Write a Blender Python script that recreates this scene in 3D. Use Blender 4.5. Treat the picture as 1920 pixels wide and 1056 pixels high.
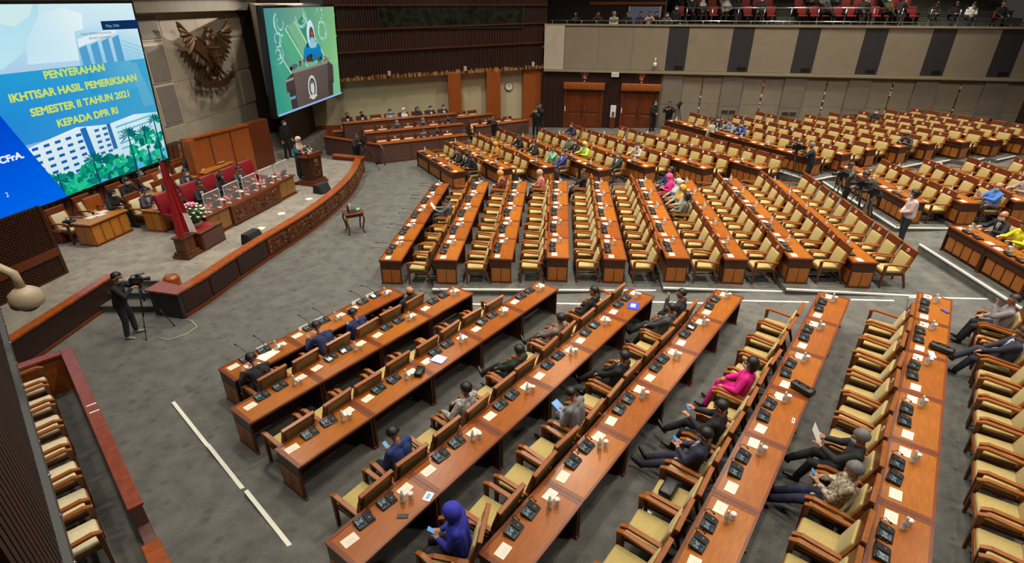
import bpy, bmesh, math, random
from mathutils import Vector, Matrix, Euler
from mathutils.bvhtree import BVHTree

for o in list(bpy.data.objects):
    bpy.data.objects.remove(o)
SC = bpy.context.scene
COL = SC.collection
random.seed(7)

# ------------------------------------------------------------------ camera, light, exposure
cam_d = bpy.data.cameras.new('camera')
cam_d.sensor_width = 36.0
cam_d.lens = 36.0 * 1020.0 / 1920.0
cam_d.clip_end = 200
cam = bpy.data.objects.new('camera', cam_d)
COL.objects.link(cam)
cam.location = (0, 0, 7.3)
cam.rotation_euler = (math.radians(90 - 27.37), 0, 0)
SC.camera = cam
SC.view_settings.view_transform = 'Standard'
SC.view_settings.look = 'None'
SC.view_settings.gamma = 1.0
SC.view_settings.use_curve_mapping = False
SC.view_settings.exposure = -0.64
W = bpy.data.worlds.new('world'); SC.world = W
W.use_nodes = True
W.node_tree.nodes['Background'].inputs[0].default_value = (1.0, 0.94, 0.85, 1)
W.node_tree.nodes['Background'].inputs[1].default_value = 0.055


def ceiling_lamp(x, y, power, z=12.2, r=0.35, col=(1.0, 0.91, 0.78)):
    d = bpy.data.lights.new('ceiling_downlight', 'AREA')
    d.shape = 'DISK'; d.size = 2 * r; d.energy = power; d.color = col
    d.spread = math.radians(118)
    o = bpy.data.objects.new('ceiling_downlight', d)
    COL.objects.link(o); o.location = (x, y, z)
    return o


for i in range(6):
    for j in range(5):
        ceiling_lamp(-9.5 + i * 6.0, 4.5 + j * 6.2, (330 if i == 0 else 430 if i == 1 else 560) * (.6, .85, 1.05, 1.0, .9)[j])


def spot(x, y, z, tx, ty, tz, power, size=45, col=(1, .9, .76), r=.12):
    d = bpy.data.lights.new('spot_lamp', 'SPOT')
    d.energy = power; d.color = col; d.spot_size = math.radians(size); d.spot_blend = .7; d.shadow_soft_size = r
    o = bpy.data.objects.new('spot_lamp', d); COL.objects.link(o)
    o.location = (x, y, z)
    o.rotation_euler = (Vector((tx, ty, tz)) - Vector((x, y, z))).to_track_quat('-Z', 'Y').to_euler()
    return o


spot(-8.0, 16.0, 12.0, -12.5, 18.0, .5, 2500, 62)
spot(-7.6, 31.2, 9.3, -14.2, 27.2, 4.6, 3800, 50, (1, .9, .78), .06)
spot(-5.5, 19.0, 11.5, -14.3, 27.0, 4.2, 2600, 42)
spot(-6.0, 12.0, 12.0, -9.0, 15.0, .5, 600, 50)

# ------------------------------------------------------------------ materials
def lin(r, g, b):
    def f(c):
        c /= 255.0
        return c / 12.92 if c <= .04045 else ((c + .055) / 1.055) ** 2.4
    return (f(r), f(g), f(b), 1.0)


MATS = {}


def mat(name, rgb, rough=.6, metal=0, spec=.5, vary=0.0, noise=0.0, nscale=30, bump=0.0, stretch=None, trans=0, emit=0, rgb2=None, randtone=None, sheen=0):
    if name in MATS:
        return MATS[name]
    m = bpy.data.materials.new(name); m.use_nodes = True
    nt = m.node_tree; N = nt.nodes; Lk = nt.links
    b = N['Principled BSDF']
    c = lin(*rgb)
    b.inputs['Base Color'].default_value = c
    b.inputs['Roughness'].default_value = rough
    b.inputs['Metallic'].default_value = metal
    b.inputs['Specular IOR Level'].default_value = spec
    if trans:
        b.inputs['Transmission Weight'].default_value = trans
    if sheen:
        b.inputs['Sheen Weight'].default_value = sheen
    if emit:
        b.inputs['Emission Color'].default_value = c
        b.inputs['Emission Strength'].default_value = emit
    m.diffuse_color = c
    src = None
    if noise or bump:
        tc = N.new('ShaderNodeTexCoord'); mp = N.new('ShaderNodeMapping')
        Lk.new(tc.outputs['Object'], mp.inputs[0])
        if stretch:
            mp.inputs['Scale'].default_value = stretch
        nz = N.new('ShaderNodeTexNoise'); nz.inputs['Scale'].default_value = nscale
        nz.inputs['Detail'].default_value = 4; nz.inputs['Roughness'].default_value = .62
        Lk.new(mp.outputs[0], nz.inputs['Vector'])
        if noise:
            mx = N.new('ShaderNodeMix'); mx.data_type = 'RGBA'
            r2 = lin(*rgb2) if rgb2 else tuple(max(0, v * (1 - noise)) for v in c[:3]) + (1,)
            mr = N.new('ShaderNodeMapRange'); mr.inputs[1].default_value = .38; mr.inputs[2].default_value = .62
            Lk.new(nz.outputs['Fac'], mr.inputs[0])
            Lk.new(mr.outputs[0], mx.inputs['Factor'])
            mx.inputs[6].default_value = c; mx.inputs[7].default_value = r2
            src = mx.outputs[2]
        if bump:
            bp = N.new('ShaderNodeBump'); bp.inputs['Strength'].default_value = bump; bp.inputs['Distance'].default_value = .01
            Lk.new(nz.outputs['Fac'], bp.inputs['Height']); Lk.new(bp.outputs[0], b.inputs['Normal'])
    if randtone:
        oi = N.new('ShaderNodeObjectInfo'); mx2 = N.new('ShaderNodeMix'); mx2.data_type = 'RGBA'; mx2.blend_type = 'MIX'
        Lk.new(oi.outputs['Random'], mx2.inputs['Factor'])
        if src is not None:
            mu = N.new('ShaderNodeMix'); mu.data_type = 'RGBA'; mu.blend_type = 'MULTIPLY'; mu.inputs['Factor'].default_value = 1
            mx2.inputs[6].default_value = (1, 1, 1, 1)
            t = lin(*randtone); mx2.inputs[7].default_value = (t[0] / max(c[0], .001), t[1] / max(c[1], .001), t[2] / max(c[2], .001), 1)
            Lk.new(src, mu.inputs[6]); Lk.new(mx2.outputs[2], mu.inputs[7]); src = mu.outputs[2]
        else:
            mx2.inputs[6].default_value = c; mx2.inputs[7].default_value = lin(*randtone); src = mx2.outputs[2]
    if src is not None:
        Lk.new(src, b.inputs['Base Color'])
    MATS[name] = m
    return m


def carpet(name, a, bcol, tile=0.0):
    m = bpy.data.materials.new(name); m.use_nodes = True
    nt = m.node_tree; N = nt.nodes; Lk = nt.links; b = N['Principled BSDF']
    b.inputs['Roughness'].default_value = .95; b.inputs['Specular IOR Level'].default_value = .15
    tc = N.new('ShaderNodeTexCoord')
    n1 = N.new('ShaderNodeTexNoise'); n1.inputs['Scale'].default_value = 2.6; n1.inputs['Detail'].default_value = 5; n1.inputs['Roughness'].default_value = .6
    n2 = N.new('ShaderNodeTexNoise'); n2.inputs['Scale'].default_value = 90; n2.inputs['Detail'].default_value = 2
    vo = N.new('ShaderNodeTexVoronoi'); vo.inputs['Scale'].default_value = 3.2
    for n in (n1, n2, vo):
        Lk.new(tc.outputs['Object'], n.inputs['Vector'])
    mr = N.new('ShaderNodeMapRange'); mr.inputs[1].default_value = .35; mr.inputs[2].default_value = .65
    Lk.new(n1.outputs['Fac'], mr.inputs[0])
    mx = N.new('ShaderNodeMix'); mx.data_type = 'RGBA'; mx.inputs[6].default_value = lin(*a); mx.inputs[7].default_value = lin(*bcol)
    Lk.new(mr.outputs[0], mx.inputs['Factor'])
    vr = N.new('ShaderNodeMapRange'); vr.inputs[1].default_value = .05; vr.inputs[2].default_value = .3; vr.inputs[3].default_value = .72; vr.inputs[4].default_value = 1
    Lk.new(vo.outputs['Distance'], vr.inputs[0])
    fr = N.new('ShaderNodeMapRange'); fr.inputs[1].default_value = .3; fr.inputs[2].default_value = .7; fr.inputs[3].default_value = .75; fr.inputs[4].default_value = 1.2
    Lk.new(n2.outputs['Fac'], fr.inputs[0])
    ml = N.new('ShaderNodeMath'); ml.operation = 'MULTIPLY'; Lk.new(vr.outputs[0], ml.inputs[0]); Lk.new(fr.outputs[0], ml.inputs[1])
    mu = N.new('ShaderNodeMix'); mu.data_type = 'RGBA'; mu.blend_type = 'MULTIPLY'; mu.inputs['Factor'].default_value = 1
    Lk.new(mx.outputs[2], mu.inputs[6]); Lk.new(ml.outputs[0], mu.inputs[7])
    Lk.new(mu.outputs[2], b.inputs['Base Color'])
    bp = N.new('ShaderNodeBump'); bp.inputs['Strength'].default_value = .35; bp.inputs['Distance'].default_value = .01
    Lk.new(n2.outputs['Fac'], bp.inputs['Height']); Lk.new(bp.outputs[0], b.inputs['Normal'])
    m.diffuse_color = lin(*a)
    MATS[name] = m
    return m


GR = (6, .55, 6)
mat('top_wood', (170, 100, 26), .27, spec=.36, noise=.26, nscale=5, stretch=(9, .7, 4), randtone=(148, 78, 22))
mat('edge_wood', (118, 58, 26), .3, spec=.4, noise=.3, nscale=5, stretch=(9, .7, 9))
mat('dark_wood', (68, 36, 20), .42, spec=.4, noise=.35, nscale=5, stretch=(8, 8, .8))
mat('panel_wood', (168, 100, 40), .4, spec=.35, noise=.3, nscale=5, stretch=(9, 9, .8))
mat('chair_wood', (150, 86, 32), .32, spec=.4, noise=.3, nscale=6, stretch=(2, 8, 8))
mat('chair_dark', (98, 54, 28), .38, spec=.4, noise=.3, nscale=6, stretch=(8, 8, 1))
mat('red_wood', (106, 50, 24), .34, spec=.4, noise=.3, nscale=6, stretch=(6, 1, 6))
mat('back_cloth', (134, 110, 58), .75, noise=.15, nscale=60)
mat('olive', (176, 156, 92), .8, noise=.12, nscale=25, bump=.08, sheen=.2)
mat('cream_cloth', (208, 194, 158), .8, noise=.1, nscale=25, sheen=.2)
mat('burgundy', (128, 20, 30), .42, noise=.2, nscale=12)
mat('cushion_red', (150, 36, 32), .6, noise=.2, nscale=12)
mat('orange_wood', (160, 84, 34), .36, noise=.28, nscale=4, stretch=(7, 7, .7))
mat('orange_rail', (158, 80, 32), .22, noise=.3, nscale=4, stretch=(2, 2, 2))
mat('rail_red', (140, 70, 50), .25, noise=.25, nscale=4, stretch=(2, 2, 2))
mat('brown_panel', (98, 66, 56), .6, noise=.12, nscale=3)
mat('dark_panel', (52, 30, 24), .5, noise=.2, nscale=3)
mat('slat', (66, 30, 20), .5, noise=.4, nscale=6, stretch=(10, 10, .6), randtone=(44, 20, 14))
mat('slat_back', (34, 17, 12), .7)
mat('trim_wood', (84, 40, 24), .4)
mat('carve', (104, 58, 28), .45, noise=.5, nscale=8, bump=.3)
mat('carve_gold', (160, 116, 60), .42, noise=.5, nscale=14, bump=.5, rgb2=(70, 46, 26))
mat('gold_leaf', (206, 160, 96), .4, metal=.3, noise=.4, nscale=20)
mat('cream_wall', (196, 184, 148), .8, noise=.05, nscale=2)
mat('stone', (186, 175, 156), .65, noise=.1, nscale=2.5)
mat('stone_dark', (140, 132, 122), .6, noise=.12, nscale=2.5)
mat('stone_line', (206, 196, 178), .6)
mat('gray_panel', (136, 125, 106), .7, noise=.08, nscale=1.5)
mat('gray_panel_b', (122, 112, 99), .7, noise=.08, nscale=1.5)
mat('ledge', (142, 131, 108), .6)
mat('black_panel', (44, 43, 46), .6, noise=.1, nscale=3)
mat('black', (18, 18, 20), .4)
mat('black_matte', (24, 23, 25), .75)
mat('dark_metal', (70, 72, 74), .35, metal=.7)
mat('steel', (190, 190, 188), .25, metal=1)
mat('white', (225, 222, 214), .55)
mat('paper', (226, 216, 200), .75, noise=.05, nscale=40)
mat('white_strip', (214, 214, 200), .6)
mat('cctv', (196, 178, 150), .4, noise=.06, nscale=10)
mat('plastic_dark', (34, 36, 40), .3)
mat('gray_metal', (96, 98, 98), .45, metal=.4)
mat('blue_folder', (36, 66, 190), .45)
mat('red_cloth', (160, 20, 26), .7, noise=.15, nscale=20)
mat('flag_white', (226, 222, 222), .7)
mat('leaf', (44, 84, 34), .6, noise=.3, nscale=20)
mat('petal_white', (232, 226, 208), .6)
mat('petal_pink', (226, 140, 160), .6)
mat('bronze', (112, 84, 60), .38, metal=.55, noise=.45, nscale=12, bump=.25)
mat('bronze_light', (150, 116, 86), .4, metal=.5, noise=.35, nscale=12, bump=.2)
mat('glass_dark', (18, 22, 20), .08, spec=.8, noise=.6, nscale=2.5, rgb2=(46, 48, 36))
mat('door_wood', (112, 52, 22), .35, noise=.3, nscale=4, stretch=(6, 6, .6))
mat('sticker_red', (206, 60, 60), .5)
mat('lamp', (255, 150, 70), .5, emit=6)
mat('green_led', (90, 200, 150), .4)
carpet('carpet', (104, 103, 98), (87, 87, 84))
carpet('carpet_stage', (142, 136, 124), (118, 114, 106))
carpet('carpet_dark', (96, 96, 90), (82, 82, 78))


def glassy(name, rgb, alpha, rough=.08):
    m = bpy.data.materials.new(name); m.use_nodes = True
    nt = m.node_tree; N = nt.nodes; Lk = nt.links
    b = N['Principled BSDF']; b.inputs['Base Color'].default_value = lin(*rgb); b.inputs['Roughness'].default_value = rough
    b.inputs['Alpha'].default_value = alpha
    MATS[name] = m
    return m


glassy('bottle_glass', (205, 210, 208), .62)
glassy('tumbler_glass', (190, 195, 195), .45)
glassy('acrylic', (215, 220, 225), .12, .03)


def screen_mat(name, strength=1.0):
    m = bpy.data.materials.new(name); m.use_nodes = True
    nt = m.node_tree; N = nt.nodes; Lk = nt.links
    for n in list(N):
        N.remove(n)
    out = N.new('ShaderNodeOutputMaterial'); em = N.new('ShaderNodeEmission'); at = N.new('ShaderNodeVertexColor'); at.layer_name = 'Col'
    em.inputs['Strength'].default_value = strength
    Lk.new(at.outputs['Color'], em.inputs['Color']); Lk.new(em.outputs[0], out.inputs[0])
    MATS[name] = m
    return m


screen_mat('led', 1.5)


def tablet_mat():
    m = bpy.data.materials.new('tablet_screen'); m.use_nodes = True
    nt = m.node_tree; N = nt.nodes; Lk = nt.links; b = N['Principled BSDF']
    b.inputs['Base Color'].default_value = lin(20, 24, 26); b.inputs['Roughness'].default_value = .12
    tc = N.new('ShaderNodeTexCoord'); nz = N.new('ShaderNodeTexVoronoi'); nz.inputs['Scale'].default_value = 26
    Lk.new(tc.outputs['Object'], nz.inputs['Vector'])
    cr = N.new('ShaderNodeValToRGB'); cr.color_ramp.elements[0].color = lin(200, 214, 212); cr.color_ramp.elements[1].color = lin(52, 74, 80)
    cr.color_ramp.elements[0].position = .15; cr.color_ramp.elements[1].position = .6
    Lk.new(nz.outputs['Distance'], cr.inputs[0]); Lk.new(cr.outputs[0], b.inputs['Emission Color'])
    b.inputs['Emission Strength'].default_value = .8
    MATS['tablet_screen'] = m


tablet_mat()


def cloth(rgb, kind='plain'):
    n = 'cloth_%s_%d_%d_%d' % ((kind,) + tuple(rgb))
    if kind == 'batik':
        return mat(n, rgb, .85, noise=.85, nscale=22, rgb2=(200, 186, 160))
    if kind == 'camo':
        return mat(n, rgb, .85, noise=.7, nscale=16, rgb2=(26, 30, 22))
    return mat(n, rgb, .85, noise=.12, nscale=9, bump=.12)


SKINS = [(176, 124, 92), (190, 138, 104), (160, 110, 82)]
# ------------------------------------------------------------------ mesh builder
class MB:
    def __init__(self):
        self.v = []; self.f = []; self.m = []; self.s = []; self.mats = []

    def mi(self, m):
        m = MATS[m] if isinstance(m, str) else m
        if m not in self.mats:
            self.mats.append(m)
        return self.mats.index(m)

    def add(self, vs, fs, m, M=None, smooth=False):
        k = len(self.v); i = self.mi(m)
        for p in vs:
            p = Vector(p)
            self.v.append(tuple(M @ p) if M is not None else tuple(p))
        for f in fs:
            self.f.append(tuple(k + a for a in f)); self.m.append(i); self.s.append(smooth)
        return self

    def box(self, x0, x1, y0, y1, z0, z1, m, M=None, taper=None):
        vs = [(x, y, z) for z in (z0, z1) for (x, y) in ((x0, y0), (x1, y0), (x1, y1), (x0, y1))]
        if taper:
            cx, cy = (x0 + x1) / 2, (y0 + y1) / 2
            for i in range(4):
                vs[i] = (cx + (vs[i][0] - cx) * taper, cy + (vs[i][1] - cy) * taper, z0)
        fs = [(3, 2, 1, 0), (4, 5, 6, 7), (0, 1, 5, 4), (1, 2, 6, 5), (2, 3, 7, 6), (3, 0, 4, 7)]
        return self.add(vs, fs, m, M)

    def rbox(self, x0, x1, y0, y1, z0, z1, r, m, M=None, seg=2):
        bm = bmesh.new(); bmesh.ops.create_cube(bm, size=1)
        for v in bm.verts:
            v.co = Vector(((x0 + x1) / 2 + v.co.x * (x1 - x0), (y0 + y1) / 2 + v.co.y * (y1 - y0), (z0 + z1) / 2 + v.co.z * (z1 - z0)))
        bmesh.ops.bevel(bm, geom=list(bm.edges), offset=r, segments=seg, profile=.5, affect='EDGES')
        vs = [tuple(v.co) for v in bm.verts]; bm.verts.index_update()
        ax = [max(abs(c) for c in f.normal) for f in bm.faces]
        fs = [tuple(v.index for v in f.verts) for f in bm.faces]; bm.free()
        self.add(vs, fs, m, M, True)
        if r < .02:
            for k, a in enumerate(ax):
                if a > .999:
                    self.s[len(self.s) - len(fs) + k] = False
        return self

    def tube(self, pts, r, m, n=8, M=None, r2=None):
        pts = [Vector(p) for p in pts]; vs = []; fs = []
        up = None
        for i, p in enumerate(pts):
            t = (pts[min(i + 1, len(pts) - 1)] - pts[max(i - 1, 0)]).normalized()
            if up is None:
                up = Vector((0, 0, 1)) if abs(t.z) < .9 else Vector((1, 0, 0))
            a = t.cross(up).normalized(); b = a.cross(t).normalized(); up = b
            rr = r if r2 is None else r + (r2 - r) * i / (len(pts) - 1)
            for k in range(n):
                w = 2 * math.pi * k / n
                vs.append(tuple(p + a * math.cos(w) * rr + b * math.sin(w) * rr))
        for i in range(len(pts) - 1):
            for k in range(n):
                fs.append((i * n + k, i * n + (k + 1) % n, (i + 1) * n + (k + 1) % n, (i + 1) * n + k))
        fs.append(tuple(range(n - 1, -1, -1))); fs.append(tuple((len(pts) - 1) * n + k for k in range(n)))
        return self.add(vs, fs, m, M, True)

    def lathe(self, prof, m, n=12, M=None, cap=True):
        vs = []; fs = []
        for (r, z) in prof:
            for k in range(n):
                w = 2 * math.pi * k / n
                vs.append((r * math.cos(w), r * math.sin(w), z))
        for i in range(len(prof) - 1):
            for k in range(n):
                fs.append((i * n + k, i * n + (k + 1) % n, (i + 1) * n + (k + 1) % n, (i + 1) * n + k))
        if cap:
            k0 = len(vs)
            vs += vs[:n] + vs[(len(prof) - 1) * n:len(prof) * n]
            fs.append(tuple(k0 + k for k in range(n - 1, -1, -1))); fs.append(tuple(k0 + n + k for k in range(n)))
        return self.add(vs, fs, m, M, True)

    def ball(self, c, r, m, n=10, sc=(1, 1, 1), M=None):
        c = Vector(c); vs = [(c.x, c.y, c.z - r * sc[2])]; fs = []; h = max(4, n // 2)
        for i in range(1, h):
            a = math.pi * i / h
            for k in range(n):
                w = 2 * math.pi * k / n
                vs.append((c.x + r * sc[0] * math.sin(a) * math.cos(w), c.y + r * sc[1] * math.sin(a) * math.sin(w), c.z - r * sc[2] * math.cos(a)))
        vs.append((c.x, c.y, c.z + r * sc[2])); t = len(vs) - 1
        for k in range(n):
            fs.append((0, 1 + (k + 1) % n, 1 + k)); fs.append((t, 1 + (h - 2) * n + k, 1 + (h - 2) * n + (k + 1) % n))
        for i in range(h - 2):
            for k in range(n):
                fs.append((1 + i * n + k, 1 + i * n + (k + 1) % n, 1 + (i + 1) * n + (k + 1) % n, 1 + (i + 1) * n + k))
        return self.add(vs, fs, m, M, True)

    def prism(self, poly, z0, z1, m, M=None):
        n = len(poly)
        if sum(poly[i][0] * poly[(i + 1) % n][1] - poly[(i + 1) % n][0] * poly[i][1] for i in range(n)) < 0:
            poly = poly[::-1]
        vs = [(p[0], p[1], z0) for p in poly] + [(p[0], p[1], z1) for p in poly]
        fs = [tuple(range(n - 1, -1, -1)), tuple(range(n, 2 * n))] + [(i, (i + 1) % n, n + (i + 1) % n, n + i) for i in range(n)]
        return self.add(vs, fs, m, M)

    def mesh(self, name):
        me = bpy.data.meshes.new(name)
        me.from_pydata(self.v, [], self.f)
        for m in self.mats:
            me.materials.append(m)
        me.polygons.foreach_set('material_index', self.m)
        me.polygons.foreach_set('use_smooth', self.s)
        me.update()
        return me


def link(name, data, parent=None, M=None):
    o = bpy.data.objects.new(name, data); COL.objects.link(o)
    if parent is not None:
        o.parent = parent
    if M is not None:
        o.matrix_local = M
    return o


def tag(o, label=None, cat=None, group=None, kind=None):
    if label: o['label'] = label
    if cat: o['category'] = cat
    if group: o['group'] = group
    if kind: o['kind'] = kind
    return o


def mesh_of(fn, name):
    b = MB(); fn(b); return b.mesh(name)


def struct(name, mb, parent=None, kind='structure'):
    o = link(name, mb.mesh(name), parent)
    if parent is None:
        o['kind'] = kind
    return o


def root(name, label, cat, loc, rz=0.0, group=None, kind=None):
    o = link(name, None); o.location = loc; o.rotation_euler = (0, 0, rz); o.empty_display_size = .2
    return tag(o, label, cat, group, kind)


# a prototype is a list of (part name, mesh, children, part label)
def spawn(name, proto, label, cat, loc, rz=0.0, group=None, scale=None):
    r = root(name, label, cat, loc, rz, group)
    if scale:
        r.scale = scale

    def go(nodes, par):
        for nd in nodes:
            c = link(nd[0], nd[1], par)
            if len(nd) > 3 and nd[3]:
                c['label'] = nd[3]
            if len(nd) > 2 and nd[2]:
                go(nd[2], c)
    go(proto, r)
    return r


def part(name, fn, kids=(), label=None):
    b = MB(); fn(b)
    return (name, b.mesh(name), list(kids), label)


ORD = ['first', 'second', 'third', 'fourth', 'fifth', 'sixth', 'seventh', 'eighth', 'ninth', 'tenth', 'eleventh', 'twelfth', 'thirteenth', 'fourteenth', 'fifteenth', 'sixteenth', 'seventeenth', 'eighteenth', 'nineteenth', 'twentieth']
CARD = ['zero', 'one', 'two', 'three', 'four', 'five', 'six', 'seven', 'eight', 'nine', 'ten']


def rotz(a):
    return Matrix.Rotation(a, 4, 'Z')


# ------------------------------------------------------------------ floor with a gentle rake around the stage
S0 = (-12.3, 20.0); R0 = 14.0; SLOPE = .05


def ground(x, y):
    return SLOPE * max(0.0, math.hypot(x - S0[0], y - S0[1]) - R0)


def build_floor():
    b = MB(); rs = [0, 8, 14, 17, 20, 23, 26, 29, 33, 38, 45]; n = 72
    vs = [(S0[0], S0[1], 0)]; fs = []
    for r in rs[1:]:
        for k in range(n):
            a = 2 * math.pi * k / n
            vs.append((S0[0] + r * math.cos(a), S0[1] + r * math.sin(a), SLOPE * max(0, r - R0)))
    for k in range(n):
        fs.append((0, 1 + k, 1 + (k + 1) % n))
    for i in range(len(rs) - 2):
        for k in range(n):
            fs.append((1 + i * n + k, 1 + (i + 1) * n + k, 1 + (i + 1) * n + (k + 1) % n, 1 + i * n + (k + 1) % n))
    b.add(vs, fs, 'carpet')
    struct('floor', b)


build_floor()
L = 1.475; D = .66
ROWS = [('A', 1, -2.67, 11.95, 217.2, 3, 0.02), ('A', 2, -0.95, 11.88, 217.2, 4, 0.07), ('A', 3, 1.17, 11.98, 217.2, 5, 0.15), ('A', 4, 3.42, 11.39, 217.2, 6, 0.26), ('A', 5, 5.44, 11.16, 217.2, 6, 0.36), ('A', 6, 7.76, 10.88, 217.2, 6, 0.46), ('A', 7, 9.89, 10.65, 217.2, 6, 0.57),
        ('B', 1, -2.51, 21.24, 184.8, 5, 0.0), ('B', 2, -0.89, 20.91, 184.8, 5, 0.17), ('B', 3, 0.63, 20.98, 184.8, 5, 0.17), ('B', 4, 2.22, 21.05, 184.8, 5, 0.17), ('B', 5, 3.8, 20.96, 184.8, 5, 0.17), ('B', 6, 5.44, 20.67, 184.8, 5, 0.34), ('B', 7, 7.0, 20.59, 184.8, 5, 0.34), ('B', 8, 8.58, 20.3, 184.8, 5, 0.5), ('B', 9, 10.12, 20.05, 184.8, 5, 0.5),
        ('E', 1, -4.12, 26.8, 151, 3, 0.02), ('E', 2, -2.8, 28.55, 151, 4, 0.03), ('E', 3, -1.67, 29.85, 151, 5, 0.1), ('E', 4, 0.64, 29.07, 151, 5, 0.2), ('E', 5, 2.58, 29.2, 151, 5, 0.3), ('E', 6, 4.83, 28.6, 151, 5, 0.4), ('E', 7, 6.92, 28.23, 151, 5, 0.5),
        ('D', 1, 13.1, 14.5, 182, 3, 0.83), ('D', 2, 14.75, 14.45, 182, 3, 0.95),
        ('G', 1, 13.66, 21.3, 182, 3, 0.7), ('G', 2, 15.12, 20.91, 182, 3, 0.8), ('G', 3, 16.67, 20.78, 182, 3, 0.9), ('G', 4, 18.08, 20.44, 182, 3, 1.0),
        ('F', 1, 8.78, 29.96, 153.6, 6, 0.85), ('F', 2, 10.86, 29.08, 153.6, 5, 0.9), ('F', 3, 12.22, 29.66, 153.6, 5, 0.95), ('F', 4, 14.38, 28.62, 153.6, 4, 1.0), ('F', 5, 15.83, 29.0, 153.6, 4, 1.04), ('F', 6, 17.41, 29.12, 153.6, 4, 1.08), ('F', 7, 18.94, 29.34, 153.6, 4, 1.12), ('F', 8, 20.47, 29.56, 153.6, 4, 1.15)]
BLOCK = {'A': 'nearest block', 'B': 'middle block', 'E': 'gallery-side block', 'D': 'right-edge raised block', 'G': 'press-side raised block', 'F': 'balcony-side block'}
ROWD = {}
for r in ROWS:
    ROWD[(r[0], r[1])] = r


def axes(az):
    a = math.radians(az); d = Vector((math.sin(a), math.cos(a), 0)); nr = Vector((-d.y, d.x, 0))
    return d, nr


def rowpt(row, u, v, h=0):
    """u along the row from its far end, v behind the delegates' table edge (positive away from the stage)"""
    d, nr = axes(row[4])
    return Vector((row[2], row[3], row[6] + h)) + d * u + nr * v


# platforms that carry the rows
def platform(name, pts, z, strip=None):
    b = MB(); b.prism(pts, -.25, z, 'carpet'); o = struct(name, b)
    return o


PL = []


def strips(pts, z, name='trim_1', back=0.0):
    b = MB()
    if back:
        pts = [Vector(pts[0]) - (Vector(pts[1]) - Vector(pts[0])).normalized() * back, pts[1]]
    for i in range(len(pts) - 1):
        a, c = Vector(pts[i]), Vector(pts[i + 1]); t = (c - a).normalized(); n = Vector((-t.y, t.x))
        q = [a - n * .02, a + n * .045, c + n * .045, c - n * .02]
        b.prism([(p.x, p.y) for p in q], z - .03, z + .012, 'white_strip')
        if back:
            b.prism([(p.x, p.y) for p in q], -.2, z - .03, 'carpet')
    return struct(name, b)


tn = 1
a_levels = []
for k in range(1, 8):
    r = ROWD[('A', k)]; d, nr = axes(r[4]); o = Vector((r[2], r[3], 0))
    nx = ROWD.get(('A', k + 1))
    back = ((Vector((nx[2], nx[3], 0)) - o).dot(nr) - D - .04) if nx else 1.6
    front = -D - .04
    if k == 1:
        front = -D - .75
    u0 = -.55; u1 = r[5] * L + .75
    if k in (6, 7, 5):
        u0 = -.75
    def hit(v, A_, B_):
        A_ = Vector(A_); B_ = Vector(B_); e_ = B_ - A_; q0 = (o + nr * v).to_2d(); dd = d.to_2d(); den = dd.x * e_.y - dd.y * e_.x
        t_ = ((A_ - q0).x * e_.y - (A_ - q0).y * e_.x) / den; return q0 + dd * t_
    fe = ((-3.07, 12.72), (10.19, 12.1)); ne = ((-6.62, 8.43), (-3.08, 5.13))
    pts = [hit(front, *fe), hit(back, *fe), hit(back, *ne), hit(front, *ne)]
    pts = [(p.x, p.y) for p in pts]
    platform('floor_platform', pts, r[6])
    strips([pts[3], pts[2]], r[6], 'trim_%d' % tn, .3 if k > 1 else .001); tn += 1
    strips([pts[0], pts[1]], r[6], 'trim_%d' % tn); tn += 1
for (k0, k1) in ((2, 5), (6, 7), (8, 9)):
    r = ROWD[('B', k0)]; q = ROWD[('B', k1)]; d, nr = axes(r[4]); o = Vector((r[2], r[3], 0)); e = Vector((q[2], q[3], 0))
    vb = (e - o).dot(nr) + (.93 if k1 != 9 else 1.15); vf = -D - .02
    ue = (e - o).dot(d)
    P0 = [o + d * -.5 + nr * vf, o + d * (ue - .5) + nr * vb, o + d * (ue + 5 * L + .32) + nr * vb, o + d * (5 * L + .32) + nr * vf]
    pts = [(p.x, p.y) for p in P0]
    platform('floor_platform', pts, r[6]); strips([pts[3], pts[2]], r[6], 'trim_%d' % tn); tn += 1
    strips([pts[0], pts[1]], r[6], 'trim_%d' % tn); tn += 1
for blk, ks, front, side in (('E', range(3, 8), .04, .4), ('F', range(1, 9), .3, .35), ('G', range(1, 5), .3, .35), ('D', range(1, 3), .3, .4)):
    ks = list(ks)
    for k in ks:
        r = ROWD[(blk, k)]; d, nr = axes(r[4]); o = Vector((r[2], r[3], 0)); nx = ROWD.get((blk, k + 1))
        back = ((Vector((nx[2], nx[3], 0)) - o).dot(nr) - D - (front if blk != 'E' else .04)) if nx else 1.5
        if nx and blk in 'FGD':
            back = (Vector((nx[2], nx[3], 0)) - o).dot(nr) - D - .02
        fr = -D - (front if k == ks[0] else .02)
        u0 = -.4; u1 = r[5] * L + side
        pts = [o + d * u0 + nr * fr, o + d * u0 + nr * back, o + d * u1 + nr * back, o + d * u1 + nr * fr]
        pts = [(p.x, p.y) for p in pts]
        platform('floor_platform', pts, r[6])
        if blk in 'FGD':
            strips([pts[3], pts[2]], r[6], 'trim_%d' % tn); tn += 1
            if k == ks[0]:
                strips([pts[0], pts[3]], r[6], 'trim_%d' % tn); tn += 1

# ------------------------------------------------------------------ room shell
def plane_frame(p0, az):
    """local x along the wall, local y away from the hall, z up"""
    a = math.radians(az); d = Vector((math.sin(a), math.cos(a), 0)); n = Vector((d.y, -d.x, 0))
    return Matrix(((d.x, -n.x, 0, p0[0]), (d.y, -n.y, 0, p0[1]), (0, 0, 1, 0), (0, 0, 0, 1)))


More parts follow.
